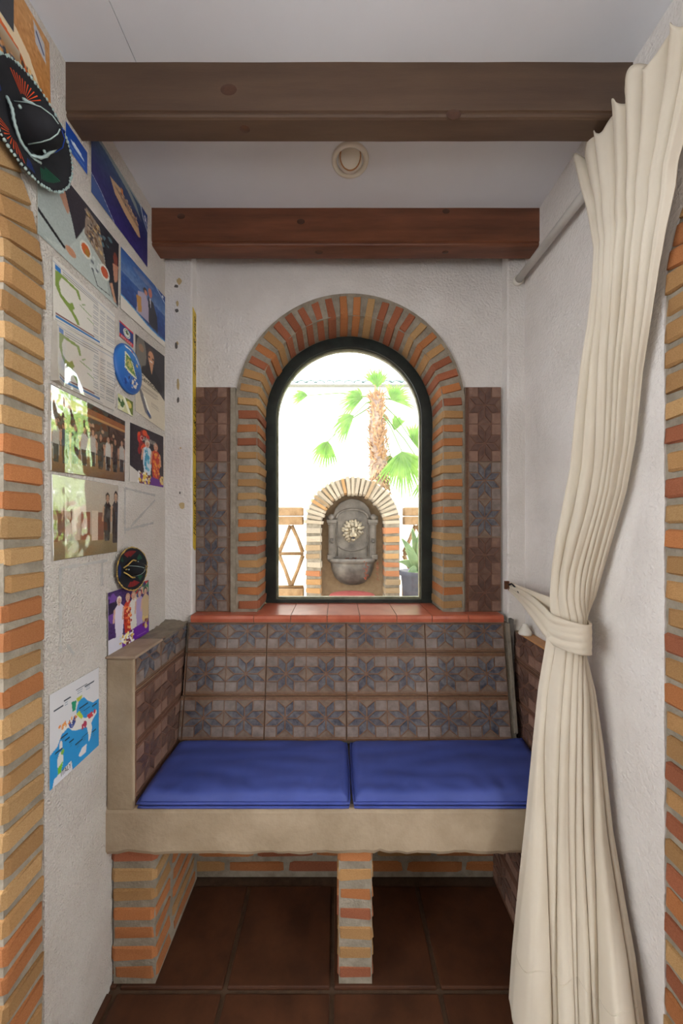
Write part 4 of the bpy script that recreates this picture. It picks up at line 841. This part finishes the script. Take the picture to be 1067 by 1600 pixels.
# tie band
tp = [(.592, 1.258, -.224, .010), (.580, 1.17, -.228, .017), (.562, 1.06, -.240, .027), (.540, .955, -.255, .034), (.530, .905, -.264, .036), (.538, .872, -.268, .036), (.562, .850, -.270, .036), (.584, .850, -.271, .036), (.600, .866, -.272, .036), (.614, .895, -.272, .036), (.622, .928, -.270, .036), (.618, .950, -.262, .034), (.600, .962, -.245, .030), (.570, .975, -.228, .026), (.566, 1.02, -.222, .020), (.574, 1.10, -.218, .016), (.588, 1.20, -.217, .012), (.594, 1.258, -.216, .010)]
def band(u, v):
    x = u*(len(tp)-1); i = min(len(tp)-2, int(x)); f = x-i; i0 = max(0, i-1); i3 = min(len(tp)-1, i+2)
    A_, B_, C_, D_ = (Vector(tp[i0][:3]), Vector(tp[i][:3]), Vector(tp[i+1][:3]), Vector(tp[i3][:3]))
    p = .5*((2*B_)+(C_-A_)*f+(2*A_-5*B_+4*C_-D_)*f*f+(3*B_-A_-3*C_+D_)*f**3); hw = tp[i][3]*(1-f)+tp[i+1][3]*f
    k = (v-.5)*2; fold = .0022*math.sin(v*17+u*9)*max(0, 1-abs(u-.15)*3)+.002*math.sin(v*26+u*30)*(.3+.7*math.exp(-((u-.35)/.12)**2))
    tw = max(0, 1-u/.25)*.5 if u < .25 else 0
    return (p.x+fold-tw*k*hw*.45, p.y+fold*.5-.0015*math.cos(k*1.2), p.z-k*hw*(1-.2*tw)+.003*math.sin(u*9))
mb = MB(); mb.grid(band, 150, 16); bd = mb.build('curtain_tie', cloth_m, None, fix=False); s = bd.modifiers.new('s', 'SOLIDIFY'); s.thickness = .003; tag(bd, 'wide cream fabric tie holding the curtain back to the pilaster', 'curtain tie')
t = empty('tie_hook', (.60, 1.262, -.23), 'rusty wall hook with a black cord on the right pilaster', 'hook')
mb = MB(); a = P(791, 914, 1.268); mb.box((a.x-.007, 1.262, a.z-.014), (a.x+.008, YP-.0002, a.z+.014)); mb.tube([(a.x, 1.266, a.z+.004), (a.x, 1.252, a.z), (a.x-.001, 1.246, a.z-.008), (a.x, 1.250, a.z-.014)], .0026, 8); bevel(mb.build('bracket', rust_m, t), .001)
mb = MB(); mb.tube([P(794, 914, 1.258), P(800, 912, 1.24), P(806, 919, 1.20), P(811, 926, 1.16)], .0032, 8); mb.tube([P(794, 918, 1.258), P(800, 921, 1.24), P(805, 928, 1.20)], .003, 8); mb.build('cord', dark_m, t)
t = empty('door_knob', P(817, 983, 1.225), 'white rounded knob resting on the ledge behind the curtain tie', 'knob'); b0 = P(817, 980, 1.225); b0.z = -.3703
mb = MB(); mb.lathe([(0, .0), (.020, 0), (.0215, .003), (.020, .010), (.014, .020), (.009, .027), (.008, .034), (0, .036)], 28, 0, frame((b0.x, 1.21, b0.z), (1, 0, 0), (0, 1, 0), (0, 0, 1))); mb.build('knob', white_m, t)
# ------------------------------------------------------------ outdoors
ZG = -1.28
mb = MB(); mb.box((-9, 1.9, ZG-.1), (9, 14, ZG)); tag(mb.build('courtyard_ground', flat('pale_paving', (232, 220, 200), .9)), kind='structure')
mb = MB(); mb.box((-3, YB+.17, ZC+.10), (3, 2.0, ZC+.22)); tag(mb.build('sun_block_slab', plaster_soft), kind='structure')  # added slab out of view, keeps direct sun off the window
mb = MB(); mb.box((-9, 7.0, ZG), (9, 7.2, 2.60)); gw = tag(mb.build('garden_wall', flat('white_wall', (236, 234, 228), .9)), kind='structure')
t = empty('tiled_coping', (1, 7.0, 2.6), 'pale green tiled coping on top of the white garden wall', 'roof tiles')
gt = flat('green_roof_tile', (22, 64, 54), .5)
mb = MB(); mb.box((-2.5, 6.86, 2.60), (3.2, 7.2, 2.615)); mb.build('fascia', flat('fascia', (120, 120, 112)), t)
rt_mesh = None
for i in range(30):
    x = -2.3+.18*i
    if rt_mesh is None:
        mb = MB(); mb.prism([(.085*math.cos(math.pi*k/8), .06*math.sin(math.pi*k/8)) for k in range(9)]+[(.07*math.cos(math.pi*k/8), .045*math.sin(math.pi*k/8)) for k in range(8, -1, -1)], lambda a, b, d: (a, d, b+(d*.45)), 0, .42); o = mb.build('roof_tile', gt, t, origin=(0, 0, 0)); rt_mesh = o.data
    else: o = bpy.data.objects.new('roof_tile', rt_mesh); C.collection.objects.link(o)
    place(o, (x, 6.84, 2.615), t)
# brick arch of the fountain
old_b = [mat('old_brick_ochre', (150,112,72), (172,132,88), .95, 24, .5, 120, bdist=.003, rand=.15), mat('old_brick_orange', (146,92,58), (168,112,76), .95, 24, .5, 120, bdist=.003, rand=.15),
         mat('old_brick_tan', (138,114,86), (162,138,108), .95, 24, .5, 120, bdist=.003, rand=.15), mat('old_brick_pale', (146,132,114), (176,162,142), .95, 24, .5, 120, bdist=.003, rand=.12)]
FY = 2.8; k_ = FY/F
FC, FRI, FRO, FS = (551.5-PX)*k_, 49.5*k_, 74*k_, (PY-819.5)*k_
t = empty('brick_fountain_arch', (FC, FY, ZG), 'weathered brick arch around the lion wall fountain outside', 'brick arch')
def far(ri, ro, bot, n=40): return [(FC+ro, bot)]+arc(FC, FS, ro, ro, 0, math.pi, n)+[(FC-ro, bot), (FC-ri, bot)]+arc(FC, FS, ri, ri, math.pi, 0, n)+[(FC+ri, bot)]
mb = MB(); mb.prism(far(FRI+.004, FRO-.004, ZG), lambda a, b, d: (a, d, b), FY+.006, FY+.26, 0); mb.build('mortar', mortar_pale, t)
mb = MB(); mb.prism([(FC+FRI+.01, ZG)]+arc(FC, FS, FRI+.01, FRI+.01, 0, math.pi, 40)+[(FC-FRI-.01, ZG)], lambda a, b, d: (a, d, b), FY+.13, FY+.20, 0); mb.build('niche_wall', cement_m if False else flat('niche_render', (128, 108, 86), .95), t)
nb = int((FS-ZG)/.066)
for sd in (1, -1):
    for i in range(nb):
        z = ZG+.066*(i+.5); mid = (FRI+FRO)/2
        brick(t, (FC+sd*(mid+R.uniform(-.004, .004)), FY+.13+R.uniform(-.006, .004), z), (FRO-FRI, .27, .046+R.uniform(-.005, .005)), Matrix.Rotation(R.uniform(-.05, .05), 4, 'Y'), (3, 4, 4, 2), old_b)
for i in range(27):
    a = math.pi*(i+.5)/27; mid = (FRI+FRO)/2
    brick(t, (FC+mid*math.cos(a), FY+.13+R.uniform(-.006, .006), FS+mid*math.sin(a)), (FRO-FRI+.02+R.uniform(-.015, .02), .27, .028), Matrix.Rotation(-a+R.uniform(-.04, .04), 4, 'Y'), (1, 0, 2, 8), old_b)
# lion fountain
stone = mat('fountain_stone', (66,60,56), (108,100,92), .6, 11, .3, 60, bdist=.003); stone2 = mat('lion_stone', (112,102,88), (160,146,122), .6, 20, .3, 60, bdist=.003)
t = empty('lion_wall_fountain', (FC, FY+.1, -.55), 'grey wall fountain with a lion head and half-round basin, seen through the window', 'fountain')
def fp(px, py): return ((px-PX)*k_, (PY-py)*k_)
yb_ = FY+.13
out = [fp(*p) for p in ((513, 880), (513, 816), (509, 812), (509, 806), (521, 803), (524, 793), (532, 784), (542, 779.5), (551, 778), (560, 779.5), (570, 784), (578, 793), (581, 803), (593, 806), (593, 812), (589, 816), (589, 880))]
mb = MB(); mb.prism(out, lambda a, b, d: (a, d, b), yb_-.045, yb_+.0, 0); bevel(mb.build('back_plate', stone, t), .006, 2)
mb = MB(); pa = [fp(551+20.5*math.cos(a)*1.25, 812-15*math.sin(a)-2) for a in [math.pi*i/24 for i in range(25)]]; mb.tube([(a, yb_-.05, b) for a, b in pa], .009, 8); pa = [fp(551+24*math.cos(a), 850+12*math.sin(a)) for a in [math.pi*i/24 for i in range(25)]]; mb.tube([(a, yb_-.047, b) for a, b in pa], .005, 6); mb.tube([(a, yb_-.047, b) for a, b in [fp(527, 870), fp(527, 815)]], .005, 6); mb.tube([(a, yb_-.047, b) for a, b in [fp(575, 870), fp(575, 815)]], .005, 6); mb.build('moulding', stone, t)
for sx in (-1, 1):
    cx = 551+sx*33; a = fp(cx-5, 872); b = fp(cx+5, 818); mb = MB(); mb.box((a[0], yb_-.065, a[1]), (b[0], yb_-.04, b[1])); a = fp(cx-3, 842); b = fp(cx+3, 820); mb.box((a[0], yb_-.072, a[1]), (b[0], yb_-.06, b[1])); a = fp(cx-3, 868); b = fp(cx+3, 850); mb.box((a[0], yb_-.070, a[1]), (b[0], yb_-.06, b[1])); q = fp(cx, 846); mb.blob((q[0], yb_-.07, q[1]), (.015, .012, .015), None, 0, 10)
    a = fp(cx-8, 817); b = fp(cx+8, 812); mb.box((a[0], yb_-.075, a[1]), (b[0], yb_-.03, b[1])); a = fp(cx-6.5, 820); b = fp(cx+6.5, 817); mb.box((a[0], yb_-.068, a[1]), (b[0], yb_-.03, b[1]))
    bevel(mb.build('column', stone, t), .003)
    q = fp(cx+sx*1, 807.5); mb = MB(); mb.tube([(q[0], yb_-.075, q[1]), (q[0], yb_-.02, q[1])], .022, 14); mb.build('scroll', stone, t)
# lion head
q = fp(552, 831); cx, cz = q; S = k_
mb = MB(); rg = random.Random(3)
def lion(d):
    a = math.atan2(d.z, d.x); return 1
mb.blob((cx, yb_-.06, cz), (.058, .05, .066), None, 0, 20)           # skull
mb.blob((cx, yb_-.112, cz-.022), (.027, .034, .022), None, 0, 16)     # muzzle
mb.blob((cx-.013, yb_-.128, cz-.028), (.014, .016, .013), None, 0, 12); mb.blob((cx+.013, yb_-.128, cz-.028), (.014, .016, .013), None, 0, 12)
mb.blob((cx, yb_-.140, cz-.014), (.012, .009, .007), None, 0, 10)     # nose
mb.tube([(cx, yb_-.108, cz+.028), (cx, yb_-.120, cz+.008), (cx, yb_-.138, cz-.012)], [.012, .010, .010], 10)
for sx in (-1, 1):
    mb.tube([(cx+sx*.008, yb_-.112, cz+.016), (cx+sx*.022, yb_-.112, cz+.022), (cx+sx*.036, yb_-.100, cz+.014)], [.005, .007, .004], 8)  # brow
    mb.blob((cx+sx*.020, yb_-.106, cz+.008), (.007, .006, .005), None, 0, 10)
    mb.blob((cx+sx*.034, yb_-.095, cz-.010), (.014, .016, .020), None, 0, 12)
mb.blob((cx, yb_-.112, cz-.060), (.016, .016, .012), None, 0, 12)     # chin
lh = mb.build('lion_face', stone2, t)
mb = MB(); mb.blob((cx, yb_-.128, cz-.044), (.014, .010, .010), None, 0, 12); mb.build('mouth', dark_m, t)
mb = MB()
for ringr, nn_, ln, yy in ((.050, 15, .026, -.085), (.064, 20, .026, -.062), (.046, 11, .018, -.10)):
    for i in range(nn_):
        a = 2*math.pi*(i+rg.uniform(-.2, .2))/nn_
        if yy == -.10 and -2.3 < (a if a < math.pi else a-2*math.pi) < -.8: continue
        bx, bz = cx+ringr*math.cos(a), cz+.002+ringr*1.05*math.sin(a); L_ = ln*rg.uniform(.7, 1.1); tw_ = a+rg.uniform(-.35, .35)
        if math.sin(a) < .3: tw_ = a*.5+(-math.pi/2 if math.cos(a) > 0 else -math.pi/2)*.5 if math.cos(a) > 0 else tw_
        mb.tube([(bx-.008*math.cos(a), yb_+yy-.010, bz-.008*math.sin(a)), (bx+L_*.4*math.cos(tw_), yb_+yy-.008, bz+L_*.4*math.sin(tw_)), (bx+L_*math.cos(tw_), yb_+yy+.012, bz+L_*math.sin(tw_))], [.011, .013, .008], 7)
mb.build('mane', stone2, t)
# basin
zr = fp(0, 876)[1]; Rb = 38.5*k_; mb = MB()
Mb = frame(((551.5-PX)*k_, yb_-.005, zr), (1, 0, 0), (0, 1, 0), (0, 0, 1)) @ Matrix.Diagonal((1, .72, 1, 1))
mb.lathe([(0, -.205), (.05, -.203), (.10, -.185), (.145, -.14), (.168, -.08), (.175, -.035), (.172, -.028), (Rb, -.020), (Rb+.008, -.008), (Rb+.004, .008), (Rb-.012, .012), (Rb-.022, .004), (.150, -.03), (.10, -.06), (0, -.07)], 40, 0, Mb, math.pi, 2*math.pi); mb.build('basin', stone, t)
mb = MB(); a = fp(511, 876); b = fp(592, 870); mb.box((a[0], yb_-.07, a[1]), (a[0]+.05, yb_, b[1]+.01)); mb.box((b[0]-.05, yb_-.07, a[1]), (b[0], yb_, b[1]+.01)); bevel(mb.build('basin_shoulder', stone, t), .006)
leafm = flat('dry_leaf', (120, 58, 38), .9)
mb = MB()
for i in range(260):
    a = rg.uniform(math.pi, 2*math.pi); r_ = .115*math.sqrt(rg.random()); x = (551.5-PX)*k_+r_*math.cos(a); y = yb_-.01+r_*.72*math.sin(a); z = zr-.012+rg.uniform(0, .050)*(1-r_/.16); s_ = rg.uniform(.006, .014); d = Vector((rg.uniform(-1, 1), rg.uniform(-1, 1), rg.uniform(-.4, .4))).normalized()*s_; e = d.cross(Vector((rg.random(), rg.random(), 1))).normalized()*s_*.5
    p = Vector((x, y, z)); mb.add([p-d, p+e, p+d, p-e], [(0, 1, 2, 3)])
for i in range(45):
    px = rg.gauss(571, 1.6) if i < 30 else rg.gauss(588, 1.4); py = rg.uniform(876, 905); q = fp(px, py); p = Vector((q[0], FY-.06, q[1])); d = Vector((rg.uniform(-1, 1), rg.uniform(-.5, .5), rg.uniform(-1, .4))).normalized()*.008; e = d.cross(Vector((0, 1, .3))).normalized()*.004; mb.add([p-d, p+e, p+d, p-e], [(0, 1, 2, 3)])
tag(mb.build('dry_leaves', leafm, None, fix=False), 'heap of dry brown leaves lying in the fountain basin', 'leaves', kind='stuff')
mb = MB(); q = fp(549, 925); mb.lathe([(0, 0), (.16, 0), (.172, .010), (.165, .022), (.12, .030), (0, .032)], 40, 0, frame((q[0], FY-.12, q[1]-.02), (1, 0, 0), (0, 1, 0), (0, 0, 1)))
mb.lathe([(.03, ZG-(q[1]-.02)), (.04, ZG-(q[1]-.02)), (.04, 0), (0, 0)], 16, 0, frame((q[0], FY-.12, q[1]-.02), (1, 0, 0), (0, 1, 0), (0, 0, 1))); tag(mb.build('round_table', flat('table_red', (140, 70, 66), .5)), 'dusky red round table top just below the fountain basin', 'table')
# lattice screens
lat = mat('rustic_timber', (124,96,66), (156,126,92), .9, 18, .5, 60, bdist=.004)
def lattice(px0, px1, label, Yd):
    kk = Yd/F; f2 = lambda px, py: Vector(((px-PX)*kk, Yd, (PY-py)*kk)); t = empty('lattice_screen', f2((px0+px1)/2, 935), label, 'lattice')
    for (y0, y1) in ((793, 806), (807, 820)):
        mb = MB(); a = f2(px0, y1); b = f2(px1, y0); mb.box((a.x, Yd-.05, a.z), (b.x, Yd+.05, b.z)); bevel(mb.build('top_rail', lat, t), .008)
    for (a, b, nm) in (((px0, 865), (px1, 865), 'rail'), ((px0, 917), (px1, 917), 'rail')):
        mb = MB(); mb.tube([f2(*a), f2(*b)], .014, 8); mb.build(nm, lat, t)
    nx = max(1, round((px1-px0)/40)); wd = (px1-px0)/nx
    for i in range(nx):
        x0 = px0+wd*i; x1 = x0+wd; xm = (x0+x1)/2
        for a, b in (((x0+1, 863), (xm-1, 821)), ((x1-1, 863), (xm+1, 821)), ((x0+1, 868), (xm-1, 914)), ((x1-1, 868), (xm+1, 914))):
            mb = MB(); p0, p1 = f2(*a), f2(*b); mb.tube([p0, (p0+p1)/2+Vector((.004, 0, .002)), p1], [.017, .014, .016], 8); mb.build('brace', lat, t)
    mb = MB(); a = f2(px0, 1075); b = f2(px1, 919); mb.box((a.x, Yd-.05, a.z), (b.x, Yd+.06, b.z)); mb.build('plinth', lat, t)
lattice(280, 474, 'rustic lattice screen left of the fountain arch', 2.9); lattice(630, 790, 'rustic lattice screen right of the fountain arch, behind the agave', 2.9)
# agave in a pot
ap = P(648, 930, 2.55); t = empty('potted_agave', (ap.x, 2.55, -.75), 'pale green agave in a dark grey pot at the right of the window view', 'potted plant')
Mp = frame((ap.x+.03, 2.55, -.62), (1, 0, 0), (0, 1, 0), (0, 0, 1))
mb = MB(); mb.lathe([(0, 0), (.10, 0), (.125, .25), (.135, .255), (.138, .285), (.125, .287), (.115, .26), (0, .25)], 32, 0, Mp); mb.build('pot', flat('pot_grey', (66, 66, 76), .7), t)
mb = MB(); mb.box((ap.x-.12, 2.42, ZG), (ap.x+.2, 2.7, -.62)); mb.build('stand', mortar_pale, t)
for i, (px, py, wd) in enumerate(((628, 842, .030), (634, 860, .034), (644, 826, .026), (655, 832, .034), (664, 845, .034), (672, 870, .034), (636, 899, .034), (654, 910, .034), (668, 905, .03), (624, 878, .03), (660, 815, .03))):
    b0 = Vector((ap.x+.03, 2.55, -.345)); e = P(px, py, 2.50+.012*(i % 5)); m_ = (b0+e)/2+Vector((0, -.02, .05)); mb = MB(); n = 10; vs = []; d = (e-b0); sd_ = Vector((d.z, 0, -d.x)).normalized()
    for k in range(n+1):
        f = k/n; p = b0*(1-f)**2+m_*2*f*(1-f)+e*f*f; ww = wd*(1-f**2.5)*(.55+.9*f*(1-f)*2)
        vs += [p-sd_*ww, p+Vector((0, .012, 0)), p+sd_*ww]
    fs = []
    for k in range(n):
        a = 3*k; fs += [(a, a+1, a+4, a+3), (a+1, a+2, a+5, a+4)]
    mb.add(vs, fs, 0, True); o = mb.build('leaf', agave_m, t, fix=False); s = o.modifiers.new('s', 'SOLIDIFY'); s.thickness = .006
# palm
trunk_m = mat('palm_trunk', (110,92,84), (160,134,112), .95, 20, .6, 40, bdist=.01); bract_m = mat('palm_bract', (140,104,76), (184,146,110), .95, 30, rand=0)
PYD = 4.5; pk = PYD/F
def pp(px, py, dy=0): return Vector(((px-PX)*(PYD+dy)/F, PYD+dy, (PY-py)*(PYD+dy)/F))
t = empty('fan_palm', (pp(595, 0).x, PYD, ZG), 'fan palm with a shaggy brown trunk rising behind the fountain arch', 'palm tree')
base = pp(600, 1082); base.z = ZG; top = pp(588, 618)
mb = MB(); mb.tube([base, pp(598, 860), pp(593, 750), pp(588, 680), top], [.16, .14, .12, .085, .07], 14); mb.build('trunk', trunk_m, t)
mb = MB()
for i in range(1100):
    f = rg.random()**1.0; c0 = base.lerp(top, 0); z = -.2+f*(top.z+.2); 
    zt = top.z; fr = (z+.2)/(zt+.2); cxp = 596-8*fr; cxw = (cxp-PX)*pk; rad_ = .135-.055*fr; a = rg.uniform(0, 2*math.pi); p = Vector((cxw+rad_*math.cos(a), PYD+rad_*math.sin(a), z)); o_ = Vector((math.cos(a), math.sin(a), 0))
    ln = rg.uniform(.05, .13); dz = rg.uniform(.3, 1.0) if z > .75 else rg.uniform(-1.0, -.1); tip = p+o_*ln*.6+Vector((rg.uniform(-.04, .04), 0, ln*dz)); sd_ = Vector((-math.sin(a), math.cos(a), 0))*rg.uniform(.010, .024); mb.add([p-sd_, p+sd_, tip], [(0, 1, 2)])
tag(mb.build('dead_leaf_bases', bract_m, t, fix=False), kind='stuff')
def fan(start, hub, direc, rad_, nl, spread, droop, wd=.017):
    mb = MB(); mid = (start+hub)/2+Vector((0, 0, .05)); mb.tube([start, mid, hub], [.009, .007, .005], 6); direc = Vector(direc).normalized(); side = direc.cross(Vector((.15, -1, .1))).normalized(); up = side.cross(direc)
    for i in range(nl):
        a = spread*(i/(nl-1)-.5); d = (direc*math.cos(a)+side*math.sin(a)).normalized(); L_ = rad_*(1-.25*abs(a)/spread)*rg.uniform(.85, 1.05); pts = []
        for k in range(5):
            f = k/4; pts.append(hub+d*L_*f+Vector((0, 0, -droop*L_*f*f))+up*.02*math.sin(i*1.7)*f)
        w_ = side*math.cos(a)-direc*math.sin(a); vs = []
        for k, p in enumerate(pts): ww = wd*(.35, 1, .95, .6, .03)[k]; vs += [p-w_*ww, p+up*.006, p+w_*ww]
        fs = []
        for k in range(4): b = 3*k; fs += [(b, b+1, b+4, b+3), (b+1, b+2, b+5, b+4)]
        mb.add(vs, fs, 0, True)
    mb.build('frond', leaf_m, t, fix=False)
for (s0, h0, d, r_, n_, sp, dr) in (((592, 640), (628, 706, -.4), (.25, 0, -1), .46, 24, 2.3, .2), ((592, 625), (645, 690, .1), (.8, 0, .5), .42, 20, 2.6, .35), ((590, 622), (612, 625, 0), (.6, 0, .7), .34, 16, 2.0, .3), ((588, 620), (566, 622, .1), (-.9, 0, .3), .36, 16, 2.0, .5), ((588, 620), (590, 604, 0), (-.1, 0, 1), .30, 14, 1.6, .1), ((588, 630), (512, 690, .2), (-.3, 0, -.8), .30, 12, 1.9, .5), ((592, 640), (616, 672, .3), (.3, 0, .9), .26, 10, .9, .1), ((590, 624), (552, 650, -.2), (-.9, 0, -.3), .30, 12, 1.5, .6), ((592, 650), (610, 712, .2), (-.2, 0, -.9), .30, 14, 1.8, .2), ((592, 640), (668, 740, .3), (.4, 0, -.8), .42, 20, 2.4, .2), ((590, 622), (655, 640, .4), (.9, 0, -.3), .5, 18, 1.8, .5), ((588, 622), (480, 618, .5), (-.9, 0, .1), .26, 10, 1.2, .3)):
    fan(pp(*s0), pp(*h0), d, r_, n_, sp, dr)
# hedge to the right of the window view, seen only as the green light on the shiny prints
def shrub(x, y, hgt, rad_, label):
    t = empty('garden_shrub', (x, y, ZG), label, 'shrub', 'shrubs along the garden wall'); mb = MB(); mb.tube([(x, y, ZG), (x+.05, y, ZG+hgt*.7)], [.05, .02], 8); mb.build('stem', trunk_m, t); mb = MB()
    for i in range(2600):
        d = Vector((rg.gauss(0, 1), rg.gauss(0, 1), rg.gauss(0, 1))).normalized(); q = rg.uniform(.65, 1); p = Vector((x+d.x*rad_*q, y+d.y*rad_*q, ZG+hgt*.52+d.z*hgt*.5*q)); a = Vector((rg.uniform(-1, 1), rg.uniform(-1, 1), rg.uniform(-1, 1))).normalized()*.06; b = a.cross(Vector((rg.random(), 1, rg.random()))).normalized()*.032; mb.add([p-a, p+b, p+a, p-b], [(0, 1, 2, 3)])
    tag(mb.build('foliage', hedge_m, t, fix=False), kind='stuff')
shrub(1.75, 4.0, 2.7, .60, 'round leafy shrub nearest the window, right of the view'); shrub(3.15, 4.4, 2.8, .72, 'round leafy shrub farther right beside the garden wall'); shrub(2.45, 3.0, 2.1, .45, 'low leafy shrub in front of the taller pair')
# ------------------------------------------------------------ put the floor at z = 0
for o in C.objects:
    if o.parent is None and o.type in {'MESH', 'EMPTY'}: o.location.z += H
